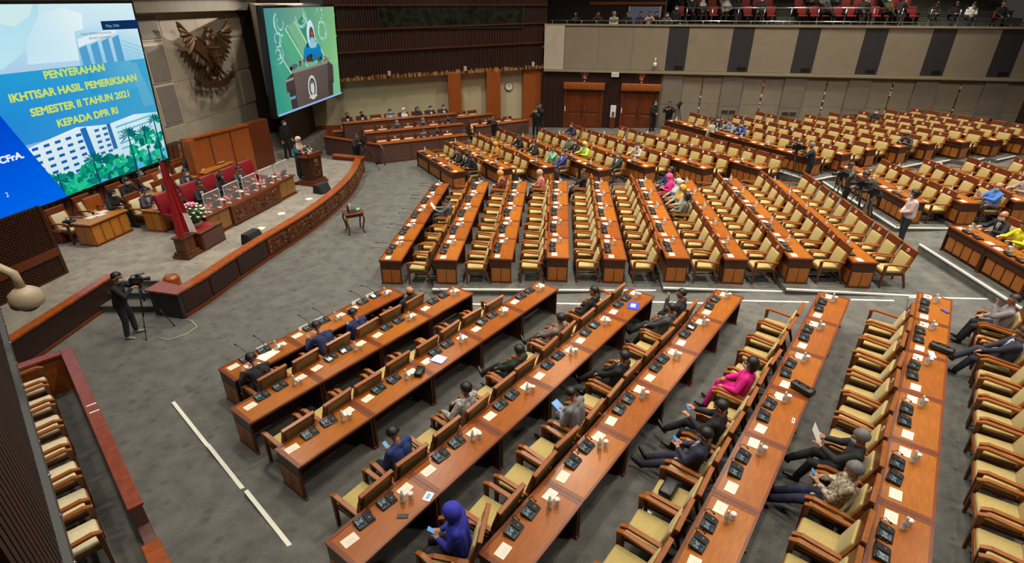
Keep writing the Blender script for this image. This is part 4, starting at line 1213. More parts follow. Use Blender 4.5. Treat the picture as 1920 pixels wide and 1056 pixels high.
n_ch = n_con = n_pap = 0
rest_ch = []; rest_con = []; rest_pap = []
rr = random.Random(21)
SKIP_PAPER = set()
ROWNAME = {}
for (blk, k, *_r) in ROWS:
    ROWNAME[(blk, k)] = '%s row, %s' % (ORD[k - 1], BLOCK[blk])
EXTRA_CH = [('A', 3, -1)]
OCC_TURN = {('A', 4, 10): .5}
for row in ROWS:
    blk, k, ox, oy, az, n, z = row; rz = -math.radians(az); rn = ROWNAME[(blk, k)]
    for t in range(n):
        o = rowpt(row, t * L, 0)
        if not (inframe(o + Vector((0, 0, .7)), 160) or inframe(rowpt(row, (t + .5) * L, -.3, .7), 120)): continue
        spawn('desk', TABLE['near' if t == n - 1 else ('far' if t == 0 else 'mid')], 'long glossy wooden desk, %s from the far end, %s' % (ORD[t], rn), 'desk', o, rz, 'desks of the %s' % BLOCK[blk])
        far = blk in 'EFG'
        # things on the desk, local (x towards the stage, y along)
        def at(x, y, h=.752): return rowpt(row, t * L + y, -x, h)
        for j, y in enumerate((.56, .93)):
            p = at(.5, y + rr.uniform(-.02, .02), .757); seat = 2 * t + j
            if not inframe(p, 10): continue
            rzz = rz + rr.uniform(-.12, .12)
            if n_con < 300:
                spawn('microphone_console', CONM if (blk, k) in (('A', 1), ('A', 2), ('B', 1)) else CON, 'black delegate console, %s from the far end, %s' % (ORD[seat], rn), 'console', p, rzz, 'consoles of the %s' % BLOCK[blk]); n_con += 1
            else:
                rest_con.append((CON, Matrix.Translation(p) @ rotz(rzz)))
        for j, y in enumerate((.2, 1.25)):
            p = at(.44 + rr.uniform(-.03, .03), y + rr.uniform(-.04, .04), .7535); seat = 2 * t + j
            if not inframe(p, 10): continue
            rzz = rz + rr.uniform(-.1, .1)
            if n_pap < 300:
                q = link('note_paper', PAPER); q.location = p; q.rotation_euler = (0, 0, rzz); tag(q, 'white note sheet, %s from the far end, %s' % (ORD[seat], rn), 'paper', 'note sheets of the %s' % BLOCK[blk]); n_pap += 1
            else:
                rest_pap.append(([('p', PAPER)], Matrix.Translation(p) @ rotz(rzz)))
        yb = .36 + rr.uniform(-.06, .06)
        if blk == 'A': yb = .34 + rr.uniform(-.05, .05)
        if inframe(at(.3, yb), 5):
            p = at(.32, yb + .05, .752); spawn('water_bottle', BOTTLE, 'clear water bottle on the %s desk from the far end, %s' % (ORD[t], rn), 'bottle', p, rz, 'water bottles of the %s' % BLOCK[blk])
            p = at(.27, yb - .06, .752); spawn('lidded_glass', CUP, 'lidded drinking glass on the %s desk from the far end, %s' % (ORD[t], rn), 'glass', p, rz, 'lidded glasses of the %s' % BLOCK[blk])
    seats = list(range(2 * n)) + [e[2] for e in EXTRA_CH if e[:2] == (blk, k)]
    for i in seats:
        p = seat_pos(blk, k, i) + Vector((rr.uniform(-.03, .03), rr.uniform(-.03, .03), 0))
        if not inframe(p + Vector((0, 0, .6)), 60): continue
        rzz = rz + rr.uniform(-.07, .07) + OCC_TURN.get((blk, k, i), 0)
        st = (i + k) % 2 == 0
        if n_ch < 300:
            nm = ('%s from the far end' % ORD[i]) if i >= 0 else 'pulled out beyond the far end'
            spawn('armchair', CHS if st else CH, 'tan cushioned wooden armchair, %s, %s' % (nm, rn), 'chair', p, rzz, 'armchairs of the %s' % BLOCK[blk]); n_ch += 1
        else:
            rest_ch.append((CHS if st else CH, Matrix.Translation(p) @ rotz(rzz)))
if rest_ch: joined('armchairs', rest_ch, 'many more tan armchairs in the last rows under the balcony', 'chairs')
if rest_con: joined('microphone_consoles', rest_con, 'many more black consoles on the last desks under the balcony', 'consoles')
if rest_pap: joined('note_papers', rest_pap, 'many more white note sheets on the last desks under the balcony', 'papers')
print('chairs', n_ch, len(rest_ch), 'consoles', n_con, len(rest_con), 'papers', n_pap, len(rest_pap))

# side box chairs (raised on a low step)
x0 = nl(-6.21, 5.23)[0]
for i in range(7):
    x_ = x0 + .78 * (i - 0.3); p = NEARW @ Vector((x_, yb_box := nl(-7.32, 6.41)[1] + .05, .17)) if False else NEARW @ Vector((x_, nl(-7.32, 6.41)[1] + .05, .17))
    spawn('side_box_chair', CHW, 'cream cushioned armchair in the near side box, %s from the camera' % ORD[i], 'chair', p, math.radians(45.5) + random.uniform(-.04, .04), 'cream chairs of the near side box')

# ------------------------------------------------------------------ far side gallery boxes
GB = plane_frame((-6.56, 26.97), 63.4)
def gallery(prefix, M, rows, seatlist):
    for j, (s0, s1, y, zb) in enumerate(rows):
        r = link('gallery_desk', None); r.matrix_world = M @ Matrix.Translation((0, y, zb)); tag(r, 'brown fronted desk with orange top, %s row of the %s' % (ORD[j], prefix), 'desk', 'gallery desks')
        q = MB(); q.box(s0, s1, 0, .05, -.2, .93, 'brown_panel'); fp = link('front_panel', q.mesh('front_panel'), r)
        n_ = max(2, int((s1 - s0) / 1.2))
        for i in range(1, n_):
            q = MB(); q.box(s0 + (s1 - s0) * i / n_ - .008, s0 + (s1 - s0) * i / n_ + .008, -.012, .0, .05, .9, 'dark_panel'); link('joint_strip', q.mesh('joint_strip'), fp)
        q = MB(); q.rbox(s0 - .03, s1 + .03, -.04, .42, .93, .98, .01, 'orange_rail'); link('top', q.mesh('top'), r)
        q = MB(); q.box(s0, s1, -.015, .0, -.2, .06, 'red_wood'); link('plinth', q.mesh('plinth'), r)
        for s in (s0, s1 - .05):
            q = MB(); q.box(s, s + .05, .05, .4, -.2, .93, 'brown_panel'); link('end_panel', q.mesh('end_panel'), r)
        b_ = MB(); b_.box(s0 - .3, s1 + .5, y - .02, y + 1.33, -.2, zb, 'carpet'); framed(struct('floor_gallery', b_), M)
        for i, s in enumerate(seatlist[j]):
            p = M @ Vector((s, y + .78, zb)); d_ = M.to_3x3() @ Vector((0, -1, 0)); a_ = math.atan2(d_.y, d_.x)
            spawn('gallery_chair', CHWS if i % 2 else CHW, 'cream armchair, %s from the stage side, %s row of the %s' % (ORD[i], ORD[j], prefix), 'chair', p, a_, 'cream gallery chairs')


G1 = [(0.05, 4.7, 0.0, 0.0), (-.3, 5.0, 1.35, .3), (-1.1, 5.2, 2.7, .62)]
GS1 = [[.4 + .72 * i for i in range(6)], [.1 + .72 * i for i in range(7)], [-.7 + .78 * i for i in range(8)]]
gallery('larger gallery', GB, G1, GS1)
GB2 = plane_frame((-2.0, 31.0), 59.0)
gallery('smaller gallery', GB2, [(0, 3.5, 0, 0.05), (-.9, 1.8, 1.35, .35)], [[.45 + .75 * i for i in range(4)], [-.4 + .72 * i for i in range(3)]])
# end wall of the gallery towards the stage
pw = link('gallery_partition', None); tag(pw, 'low brown partition with orange cap between the stage and the gallery desks', 'partition')
q = MB(); q.prism([(-9.86, 28.77), (-6.56, 26.97), (-6.5, 27.05), (-9.8, 28.87)], 0, .92, 'brown_panel'); link('wall_panel', q.mesh('wall_panel'), pw)
q = MB(); q.prism([(-9.9, 28.73), (-6.55, 26.9), (-6.45, 27.06), (-9.8, 28.93)], .92, .97, 'orange_rail'); link('cap', q.mesh('cap'), pw)
q = MB(); q.tube([(-6.62, 26.92, .98), (-6.4, 26.72, .93), (-6.32, 26.66, .8), (-6.3, 26.64, .02)], .03, 'gray_metal', 8); link('handrail', q.mesh('handrail'), pw)
bx = root('wooden_counter', 'boxy wooden counter with a pink container on it beside the gallery', 'counter', (-9.2, 29.9, 0), .3)
q = MB(); q.box(-.45, .5, -.05, .4, 0, .95, 'brown_panel'); link('body', q.mesh('body'), bx)
q = MB(); q.rbox(-.5, .55, -.1, .45, .95, 1.0, .01, 'orange_rail'); link('top', q.mesh('top'), bx)
o = link('pink_box', mesh_of(lambda q: (q.lathe([(.1, 0), (.13, .16), (.13, .18)], 'petal_pink', 12), q.ball((0, 0, .2), .1, 'white', 10, (1, 1, .7))), 'pink_box')); o.location = (-9.15, 30.05, 1.0); tag(o, 'pink and white round container on the wooden counter', 'container')

# ------------------------------------------------------------------ stage furniture
AZS = 11.3
def stage_frame(x, y, az=AZS): return plane_frame((x, y), az) @ Matrix.Translation((0, 0, HS))
# presidium desk
pd = link('presidium_desk', None); pd.matrix_world = stage_frame(-9.61, 16.03, 13.6); tag(pd, 'long carved wooden presidium desk on the stage with yellow drawer ends', 'desk')
LP = 4.74
q = MB(); q.rbox(-.05, LP + .05, -.06, .8, .68, .73, .012, 'red_wood'); link('desk_top', q.mesh('desk_top'), pd)
q = MB(); q.box(0, LP, .02, .7, 0, .68, 'dark_wood'); link('body', q.mesh('body'), pd)
mat('yellow_wood', (150, 106, 48), .4, noise=.2, nscale=5, stretch=(7, 7, .7))
for (a, c) in ((.02, .52), (.54, 1.05), (3.72, 4.2), (4.22, 4.72)):
    if a in (.02, 4.22):
        for i in range(3):
            q = MB(); q.rbox(a, c, -.02, .03, .08 + i * .2, .27 + i * .2, .008, 'yellow_wood'); d_ = link('drawer', q.mesh('drawer'), pd)
    else:
        q = MB(); q.rbox(a, c, -.02, .03, .08, .67, .01, 'yellow_wood'); link('panel', q.mesh('panel'), pd)
q = MB(); q.rbox(1.08, 3.7, -.1, .05, .04, .7, .015, 'red_wood'); cp = link('carved_panel', q.mesh('carved_panel'), pd)
q = MB(); rr = random.Random(2)
for i in range(70):
    u = rr.uniform(1.25, 3.5); z = rr.uniform(.18, .58); w = rr.uniform(.04, .08); a0 = rr.uniform(0, 6)
    q.tube([(u + w * (1 - j / 9) * math.cos(a0 + j * .9), -.115, z + w * (1 - j / 9) * math.sin(a0 + j * .9)) for j in range(8)], .013, 'carve_gold' if i % 3 == 0 else 'carve', 5)
link('scrollwork', q.mesh('scrollwork'), cp)['kind'] = 'stuff'
q = MB(); q.box(-.02, LP + .02, -.05, .02, 0, .06, 'red_wood'); link('plinth', q.mesh('plinth'), pd)
PDM = stage_frame(-9.61, 16.03, 13.6)
# things on the presidium
for i in range(5):
    s = .55 + i * .92
    t = link('acrylic_shield', None); t.matrix_world = PDM @ Matrix.Translation((s - .3, .12, .73)); tag(t, 'clear acrylic shield on the presidium desk, %s from the flag' % ORD[i], 'shield', 'acrylic shields')
    q = MB(); q.box(0, .72, 0, .008, .02, .62, 'acrylic'); link('panel', q.mesh('panel'), t)
    q = MB(); q.box(-.01, .73, -.005, .012, .6, .625, 'white'); q.box(-.01, .005, -.005, .012, 0, .62, 'white'); q.box(.715, .73, -.005, .012, 0, .62, 'white'); link('frame', q.mesh('frame'), t)
    q = MB(); q.box(.1, .16, -.06, .08, 0, .02, 'white'); q.box(.56, .62, -.06, .08, 0, .02, 'white'); link('foot', q.mesh('foot'), t)
    t = link('laptop', None); t.matrix_world = PDM @ Matrix.Translation((s + .34, .3, .73)); tag(t, 'dark laptop on the presidium desk, %s from the flag' % ORD[i], 'laptop', 'presidium laptops')
    q = MB(); q.rbox(-.16, .16, 0, .24, 0, .018, .005, 'black'); link('base', q.mesh('base'), t)
    q = MB(); q.rbox(-.16, .16, -.012, .0, 0, .22, .004, 'black', Matrix.Rotation(math.radians(14), 4, 'X')); link('lid', q.mesh('lid'), t)
    t = link('flower_bowl', None); t.matrix_world = PDM @ Matrix.Translation((s + .02, .3, .73)); tag(t, 'small bowl of red flowers and white papers on the presidium, %s from the flag' % ORD[i], 'flowers', 'presidium flower bowls')
    q = MB(); q.lathe([(.05, 0), (.09, .05), (.1, .07)], 'white', 12); link('bowl', q.mesh('bowl'), t)
    q = MB(); rq = random.Random(i)
    for j in range(14): q.ball((rq.uniform(-.11, .11), rq.uniform(-.09, .09), .09 + rq.uniform(0, .07)), .04, ['burgundy', 'sticker_red', 'petal_pink'][(i + j) % 3], 6)
    link('blossoms', q.mesh('blossoms'), t)['kind'] = 'stuff'
    o = link('document', PAPER); o.matrix_world = PDM @ Matrix.Translation((s + .1, .62, .732)) @ rotz(.3) @ Matrix.Diagonal((1.4, 1.4, 1, 1)); tag(o, 'white document on the presidium desk, %s from the flag' % ORD[i], 'paper', 'presidium documents')
# burgundy presidium chairs
RED = chair_proto('burgundy', 'burgundy', 'burgundy', 'burgundy', tall=1.35)
REDP = [part('seat', lambda q: q.rbox(-.3, .3, -.3, .3, .36, .5, .05, 'burgundy')), part('back', lambda q: q.rbox(-.12, .04, -.34, .34, 0, .82, .05, 'burgundy', Matrix.Translation((-.28, 0, .46)) @ Matrix.Rotation(-.2, 4, 'Y'))),
        part('armrest', lambda q: q.rbox(-.28, .25, -.38, -.29, .48, .66, .03, 'burgundy')), part('armrest', lambda q: q.rbox(-.28, .25, .29, .38, .48, .66, .03, 'burgundy')), part('pedestal', lambda q: (q.lathe([(.03, .08), (.03, .37)], 'dark_metal', 10), q.lathe([(.28, .02), (.28, .05), (.04, .1)], 'black', 10)))]
for i in range(5):
    p = PDM @ Vector((.42 + i * .98, 1.35, 0)); spawn('leather_chair', REDP, 'burgundy leather chair behind the presidium desk, %s from the flag' % ORD[i], 'chair', p, -math.radians(13.6) + random.uniform(-.15, .15), 'burgundy presidium chairs')
# flower stand with red cloth and bouquet
fb = link('flower_stand', None); fb.matrix_world = stage_frame(-9.27, 15.0); tag(fb, 'brown wooden stand with red cloth top in front of the flag', 'stand')
q = MB(); q.box(0, .98, 0, .85, 0, .56, 'red_wood'); link('body', q.mesh('body'), fb)
q = MB(); q.rbox(.05, .93, -.022, .02, .06, .5, .008, 'brown_panel'); link('panel', q.mesh('panel'), fb)
q = MB(); q.rbox(-.03, 1.01, -.03, .88, .56, .6, .01, 'carve'); link('top', q.mesh('top'), fb)
q = MB(); q.box(.03, .8, .1, .86, .6, .608, 'red_cloth'); link('cloth', q.mesh('cloth'), fb)
fl = link('flower_arrangement', None); fl.matrix_world = stage_frame(-9.27, 15.0) @ Matrix.Translation((.42, .45, .61)); tag(fl, 'big bouquet of white and pink flowers in green leaves on the red cloth', 'flowers')
q = MB(); q.lathe([(.1, 0), (.14, .04), (.2, .14)], 'white', 14); link('vase', q.mesh('vase'), fl)
q = MB(); rq = random.Random(8)
for j in range(120):
    a, e, R_ = rq.uniform(0, 6.28), rq.uniform(-.35, 1.4), .32; p = Vector((R_ * math.cos(e) * math.cos(a), R_ * math.cos(e) * math.sin(a), .4 + R_ * .95 * math.sin(e)))
    t_ = Vector((rq.uniform(-1, 1), rq.uniform(-1, 1), rq.uniform(-.5, .5))) * .07; u_ = p.normalized().cross(t_).normalized() * .03
    q.add([tuple(p - t_), tuple(p + u_), tuple(p + t_ * 1.2), tuple(p - u_)], [(0, 1, 2, 3)], 'leaf')
q.ball((0, 0, .38), .27, 'leaf', 10); link('leaves', q.mesh('leaves'), fl)['kind'] = 'stuff'
flm = mesh_of(lambda q: q.ball((0, 0, 0), .042, 'petal_white', 7, (1, 1, .7)), 'white_bloom'); flp = mesh_of(lambda q: q.ball((0, 0, 0), .045, 'petal_pink', 7, (1, 1, .7)), 'pink_bloom')
for j in range(52):
    g_ = j * 2.399; e = -.25 + 1.7 * j / 52; R_ = .36
    o = link('bloom', flp if e > 1.05 else flm, fl); o.location = (R_ * math.cos(e) * math.cos(g_), R_ * math.cos(e) * math.sin(g_), .4 + R_ * .95 * math.sin(e))
# flag on pedestal
fg = root('national_flag', 'red and white flag hanging on a pole from a stepped wooden pedestal', 'flag', (-9.62, 14.72, HS), -math.radians(AZS))
q = MB(); q.box(-.27, .27, -.3, .3, 0, .09, 'carve'); q.box(-.23, .23, -.25, .25, .09, .17, 'carve'); q.box(-.17, .17, -.2, .2, .17, .6, 'carve'); q.box(-.2, .2, -.24, .24, .6, .64, 'carve'); link('pedestal', q.mesh('pedestal'), fg)
q = MB(); q.tube([(0, 0, .6), (-.02, 0, 2.85)], .022, 'carve', 8); q.ball((-.02, 0, 2.9), .05, 'carve_gold', 8); link('pole', q.mesh('pole'), fg)
q = MB(); vs = []; fs = []; nu, nv = 14, 14
for i in range(nv + 1):
    for j in range(nu + 1):
        t_ = i / nv; w = .05 + .24 * t_; u_ = j / nu - .5
        vs.append((.03 + .09 * math.sin(u_ * 16) * (.35 + .65 * t_) + .1 * t_, u_ * w * 2 + .04 * t_, 2.8 - 2.05 * t_ - .25 * t_ * abs(u_) ))
for i in range(nv):
    for j in range(nu):
        fs.append((i * (nu + 1) + j, i * (nu + 1) + j + 1, (i + 1) * (nu + 1) + j + 1, (i + 1) * (nu + 1) + j))
for f in fs:
    pass
k = len(fs); q.add(vs, [f for i, f in enumerate(fs) if (i // nu) < 10 or (i % nu) < 8], 'red_cloth', None, True); q.add(vs, [f for i, f in enumerate(fs) if not ((i // nu) < 10 or (i % nu) < 8)], 'flag_white', None, True)
link('cloth', q.mesh('cloth'), fg)
# secretaries' desks
def side_desk(M, s1, dpt, label, npan):
    r = link('side_desk', None); r.matrix_world = M; tag(r, label, 'desk')
    q = MB(); q.rbox(-.04, s1 + .04, -.04, dpt + .04, .68, .73, .01, 'yellow_top'); link('desk_top', q.mesh('desk_top'), r)
    q = MB(); q.box(0, s1, .03, dpt, 0, .68, 'panel_wood'); link('body', q.mesh('body'), r)
    for i in range(npan):
        a, c = s1 * i / npan + .03, s1 * (i + 1) / npan - .03
        q = MB(); q.rbox(a, c, .005, .04, .06, .62, .008, 'yellow_panel'); link('front_panel', q.mesh('front_panel'), r)
    for y0 in (.05, dpt / 2 + .02):
        q = MB(); q.rbox(-.02, .01, y0, y0 + dpt / 2 - .06, .06, .62, .008, 'yellow_panel'); link('side_panel', q.mesh('side_panel'), r)
    q = MB(); q.box(-.02, s1 + .02, -.02, .04, 0, .06, 'red_wood'); link('plinth', q.mesh('plinth'), r)
    return r


mat('yellow_top', (176, 112, 40), .35, noise=.25, nscale=5, stretch=(7, 1, 7)); mat('yellow_panel', (190, 122, 46), .36, noise=.25, nscale=5, stretch=(7, 7, .7))
side_desk(stage_frame(-12.75, 15.36), 1.35, .62, 'yellow wood secretary desk with papers nearest the lattice screen', 4)
side_desk(stage_frame(-11.33, 16.53), 1.1, .66, 'yellow wood secretary desk behind the flag', 3)
side_desk(stage_frame(-12.4, 17.35), 1.2, .7, 'yellow wood secretary desk in the back row behind the flag', 3)
side_desk(stage_frame(-12.05, 20.9), 1.7, .7, 'yellow wood desk with a printer and monitor by the orange pier', 4)
side_desk(stage_frame(-11.25, 18.3), 1.3, .62, 'yellow wood desk behind the burgundy chairs', 3)
side_desk(stage_frame(-12.4, 19.3), 1.2, .6, 'yellow wood desk in the back row below the emblem', 3)
rq = random.Random(31)
for i, (x, y, n_) in enumerate(((-13.0, 16.2, 3), (-11.6, 17.1, 2), (-12.7, 18.0, 2), (-12.35, 21.4, 2), (-11.5, 18.9, 3), (-12.6, 19.8, 2))):
    for j in range(n_):
        o = link('document', PAPER); o.location = (x + rq.uniform(-.12, .12), y + .22 * (j - 1) + rq.uniform(-.03, .03), HS + .7325 + .004 * j); o.scale = (1.5, 1.3, 3); o.rotation_euler = (0, 0, rq.uniform(-.4, .4)); tag(o, 'white document, %s sheet on the %s secretary desk' % (ORD[j], ORD[i]), 'paper', 'documents on the secretary desks')
t = root('monitor', 'black computer monitor on the desk by the orange pier', 'monitor', (-12.3, 21.75, HS + .73), -math.radians(30))
q = MB(); q.rbox(-.03, .02, -.26, .26, .1, .42, .01, 'black'); link('display', q.mesh('display'), t)
q = MB(); q.box(-.02, .01, -.04, .04, 0, .12, 'black'); q.rbox(-.1, .08, -.12, .12, 0, .015, .005, 'black'); link('stand', q.mesh('stand'), t)
t = root('printer', 'white printer on the desk by the orange pier', 'printer', (-12.3, 22.3, HS + .73), -math.radians(20))
q = MB(); q.rbox(-.22, .22, -.24, .24, 0, .28, .03, 'white'); link('body', q.mesh('body'), t)
q = MB(); q.box(.18, .36, -.16, .16, .06, .08, 'stone'); link('paper_tray', q.mesh('paper_tray'), t)
q = MB(); q.rbox(-.18, .1, -.2, .2, .28, .31, .01, 'stone_dark'); link('scanner_lid', q.mesh('scanner_lid'), t)
# wooden bench backs and cream chairs on the stage
for i in range(5):
    s = i * 1.42
    M = plane_frame((-14.15, 15.55), 10.0) @ Matrix.Translation((s, .05, HS))
    t = link('bench_back', None); t.matrix_world = M; tag(t, 'orange wooden bench back along the stage wall, %s from the lattice screen' % ORD[i], 'bench', 'wooden bench backs')
    q = MB(); q.rbox(0, .64, 0, .1, 0, .98, .02, 'orange_wood'); link('back', q.mesh('back'), t)
    q = MB(); q.rbox(.02, .62, -.3, 0, .38, .48, .02, 'orange_wood'); link('seat', q.mesh('seat'), t)
    q = MB(); q.box(.05, .59, -.25, -.02, 0, .38, 'red_wood'); link('base', q.mesh('base'), t)
STCH = [(-13.75, 15.85), (-13.75, 17.0), (-13.5, 18.25), (-12.2, 17.2), (-13.2, 20.05), (-13.1, 21.6), (-11.95, 19.5), (-12.2, 18.7), (-12.95, 19.2), (-12.85, 21.1)]
for i, (x, y) in enumerate(STCH):
    spawn('stage_chair', CHW, 'cream and wood armchair on the stage, %s of those behind the desks' % ORD[i], 'chair', (x, y, HS), -math.radians(12), 'cream stage armchairs')
o = link('black_bag', mesh_of(lambda q: (q.rbox(-.16, .16, -.1, .1, 0, .2, .04, 'black'), q.tube([(-.08, 0, .19), (-.06, 0, .28), (.06, 0, .28), (.08, 0, .19)], .01, 'black', 6)), 'black_bag')); o.location = (-13.75, 15.85, HS + .49); tag(o, 'black bag lying on the stage chair nearest the lattice screen', 'bag')
# lectern
LM = plane_frame((-8.6, 21.75), -30)
lc = root('lectern', 'dark carved wooden speaker lectern with gold crest at the stage edge', 'lectern', (-8.25, 21.95, HS), -math.radians(20))
q = MB(); q.box(-.4, .42, -.45, .45, 0, .1, 'red_wood'); q.box(-.3, .36, -.4, .4, .1, .2, 'red_wood'); link('base', q.mesh('base'), lc)
q = MB(); q.box(-.2, .3, -.36, .36, .2, 1.12, 'dark_wood', None, .92); link('body', q.mesh('body'), lc)
q = MB(); q.rbox(-.26, .36, -.42, .42, 1.12, 1.18, .012, 'red_wood'); q.box(.26, .36, -.42, .42, 1.18, 1.3, 'red_wood'); link('top', q.mesh('top'), lc)
q = MB(); rq = random.Random(6)
for i in range(40):
    u = rq.uniform(-.27, .27); z = rq.uniform(.3, .75); w = .05; a0 = rq.uniform(0, 6)
    q.tube([(.3, u + w * (1 - j / 9) * math.cos(a0 + j * .9), z + w * (1 - j / 9) * math.sin(a0 + j * .9)) for j in range(8)], .01, 'carve', 5)
link('carving', q.mesh('carving'), lc)['kind'] = 'stuff'
q = MB(); q.lathe([(.11, 0), (.11, .015), (.08, .02)], 'carve_gold', 16, Matrix.Translation((.3, 0, .95)) @ Matrix.Rotation(math.radians(90), 4, 'Y')); q.tube([(.31, -.08, .8), (.315, 0, .78), (.31, .08, .8)], .02, 'carve_gold', 6); link('crest', q.mesh('crest'), lc)
st_ = link('lectern_step', mesh_of(lambda q: (q.box(-1.0, -.42, -.5, .5, 0, .13, 'red_wood'), q.box(-1.0, -.42, -.52, .52, .13, .15, 'carpet_stage')), 'lectern_step')); st_.location = (-8.25, 21.95, HS); st_.rotation_euler = (0, 0, -math.radians(20)); tag(st_, 'low carpeted wooden step behind the lectern', 'step')
t = root('lectern_flowers', 'pink and white flower arrangement on top of the lectern', 'flowers', (-8.25, 21.95, HS + 1.18), 0)
q = MB(); q.lathe([(.08, 0), (.1, .06)], 'white', 10); link('bowl', q.mesh('bowl'), t)
q = MB(); rq = random.Random(16)
for j in range(34): q.ball((rq.uniform(-.2, .12), rq.uniform(-.28, .28), .08 + rq.uniform(0, .26)), .05, rq.choice(['petal_pink', 'petal_white', 'leaf', 'leaf', 'sticker_red']), 6)
link('blossoms', q.mesh('blossoms'), t)['kind'] = 'stuff'
# floor monitors
for i, (x, y, a) in enumerate(((-8.12, 15.75, 2.9), (-7.5, 20.75, 2.7), )):
    t = root('floor_monitor', 'black wedge loudspeaker on the stage floor, %s the curved parapet' % ('behind the carved end of' if i else 'behind the plain stretch of'), 'speaker', (x, y, HS), a)
    q = MB(); vs = [(-.24, -.28, 0), (.22, -.28, 0), (.16, -.28, .34), (-.08, -.28, .34), (-.24, .28, 0), (.22, .28, 0), (.16, .28, .34), (-.08, .28, .34)]
    q.add(vs, [(0, 1, 2, 3), (7, 6, 5, 4), (4, 5, 1, 0), (3, 2, 6, 7), (1, 5, 6, 2), (0, 3, 7, 4)], 'black_matte'); link('case', q.mesh('case'), t)
    q = MB(); vs = [(-.235, -.24, .03), (-.105, -.24, .3), (-.105, .24, .3), (-.235, .24, .03)]; q.add([(x_ - .012, y_, z_ + .006) for x_, y_, z_ in vs], [(0, 1, 2, 3)], 'dark_metal'); link('grille', q.mesh('grille'), t)
for i, (x, y) in enumerate(((-8.35, 16.9), (-8.2, 18.3), (-7.75, 19.9))):
    o = link('floor_paper', PAPER); o.location = (x, y, HS + .002); o.scale = (1.5, 1.2, 1); o.rotation_euler = (0, 0, .4 * i); tag(o, 'white paper marker lying on the stage floor, %s from the flag' % ORD[i], 'paper', 'paper markers on the stage floor')
# small carved side table with laptop
t = root('side_table', 'small carved wooden table with curved legs on the open floor', 'table', (-5.55, 17.95, 0), .5)
q = MB(); q.rbox(-.33, .33, -.3, .3, .72, .76, .012, 'red_wood'); link('tabletop', q.mesh('tabletop'), t)
q = MB(); q.box(-.28, .28, -.25, .25, .62, .72, 'carve'); link('apron', q.mesh('apron'), t)
for sx in (-1, 1):
    for sy in (-1, 1):
        q = MB(); q.tube([(sx * .26, sy * .23, .7), (sx * .31, sy * .28, .55), (sx * .25, sy * .22, .25), (sx * .24, sy * .21, .08), (sx * .3, sy * .27, .0)], .035, 'chair_dark', 7, None, .022); link('leg', q.mesh('leg'), t)
t = root('laptop', 'open dark laptop on the small carved table', 'laptop', (-5.6, 17.95, .76), .5)
q = MB(); q.rbox(-.1, .16, -.2, .1, 0, .02, .005, 'black'); link('base', q.mesh('base'), t)
q = MB(); q.rbox(-.12, -.1, -.2, .1, 0, .22, .004, 'black'); link('lid', q.mesh('lid'), t)
o = link('green_cloth', mesh_of(lambda q: q.rbox(-.06, .06, -.1, .1, 0, .05, .02, 'green_led'), 'green_cloth')); o.location = (-5.4, 18.1, .762); tag(o, 'folded green cloth on the small carved table', 'cloth')
o = link('standing_card', mesh_of(lambda q: q.box(-.01, .01, -.08, .08, 0, .2, 'white'), 'standing_card')); o.location = (-5.72, 18.13, .76); o.rotation_euler = (0, .15, .4); tag(o, 'white card standing beside the laptop on the carved table', 'card')
# PTZ camera on the near wall
t = root('dome_camera', 'large cream dome security camera on a curved arm by the near wall', 'camera', (-5.62, 5.5, 4.23))
q = MB(); q.tube([(-1.0, .05, .12), (-.42, .02, .1), (-.3, 0, .3), (-.14, 0, .4), (-.02, 0, .32), (0, 0, .12)], .05, 'cctv', 12); link('arm', q.mesh('arm'), t)
q = MB(); q.lathe([(.05, .15), (.09, .13), (.15, .08), (.165, 0), (.165, -.06), (.15, -.08)], 'cctv', 20); link('housing', q.mesh('housing'), t)
q = MB(); q.ball((0, 0, -.07), .11, 'black', 14, (1, 1, .8)); link('lens_dome', q.mesh('lens_dome'), t)

# ------------------------------------------------------------------ people
def capsule(b, a, c, ra, rc, n=10):
    a = Vector(a); c = Vector(c); d = c - a
    if d.length < 1e-4: d = Vector((0, 0, 1e-3))
    t = d.normalized(); u = t.orthogonal().normalized(); w = t.cross(u); prof = []
    for k in range(5):
        al = math.pi / 2 * (k / 4); prof.append((a - t * ra * math.cos(al), ra * math.sin(al)))
    for k in range(5):
        al = math.pi / 2 * (k / 4); prof.append((c + t * rc * math.sin(al), rc * math.cos(al)))
    k0 = len(b.v)
    for (p, r) in prof:
        r = max(r, 1e-4)
        for k in range(n):
            b.v.append(tuple(p + u * math.cos(2 * math.pi * k / n) * r + w * math.sin(2 * math.pi * k / n) * r))
    for i in range(len(prof) - 1):
        for k in range(n):
            b.f.append((k0 + i * n + k, k0 + i * n + (k + 1) % n, k0 + (i + 1) * n + (k + 1) % n, k0 + (i + 1) * n + k)); b.m.append(0); b.s.append(True)
    b.f.append(tuple(k0 + k for k in range(n - 1, -1, -1))); b.f.append(tuple(k0 + (len(prof) - 1) * n + k for k in range(n))); b.m += [0, 0]; b.s += [True, True]


def ik(a, c, l1, l2, pole):
    a = Vector(a); c = Vector(c); d = c - a; L_ = min(d.length, (l1 + l2) * .995); t = d.normalized(); c = a + t * L_
    x = (l1 * l1 - l2 * l2 + L_ * L_) / (2 * L_); h = math.sqrt(max(0, l1 * l1 - x * x)); p = Vector(pole); p = (p - t * p.dot(t)).normalized()
    return a + t * x + p * h, c


BODIES = {}


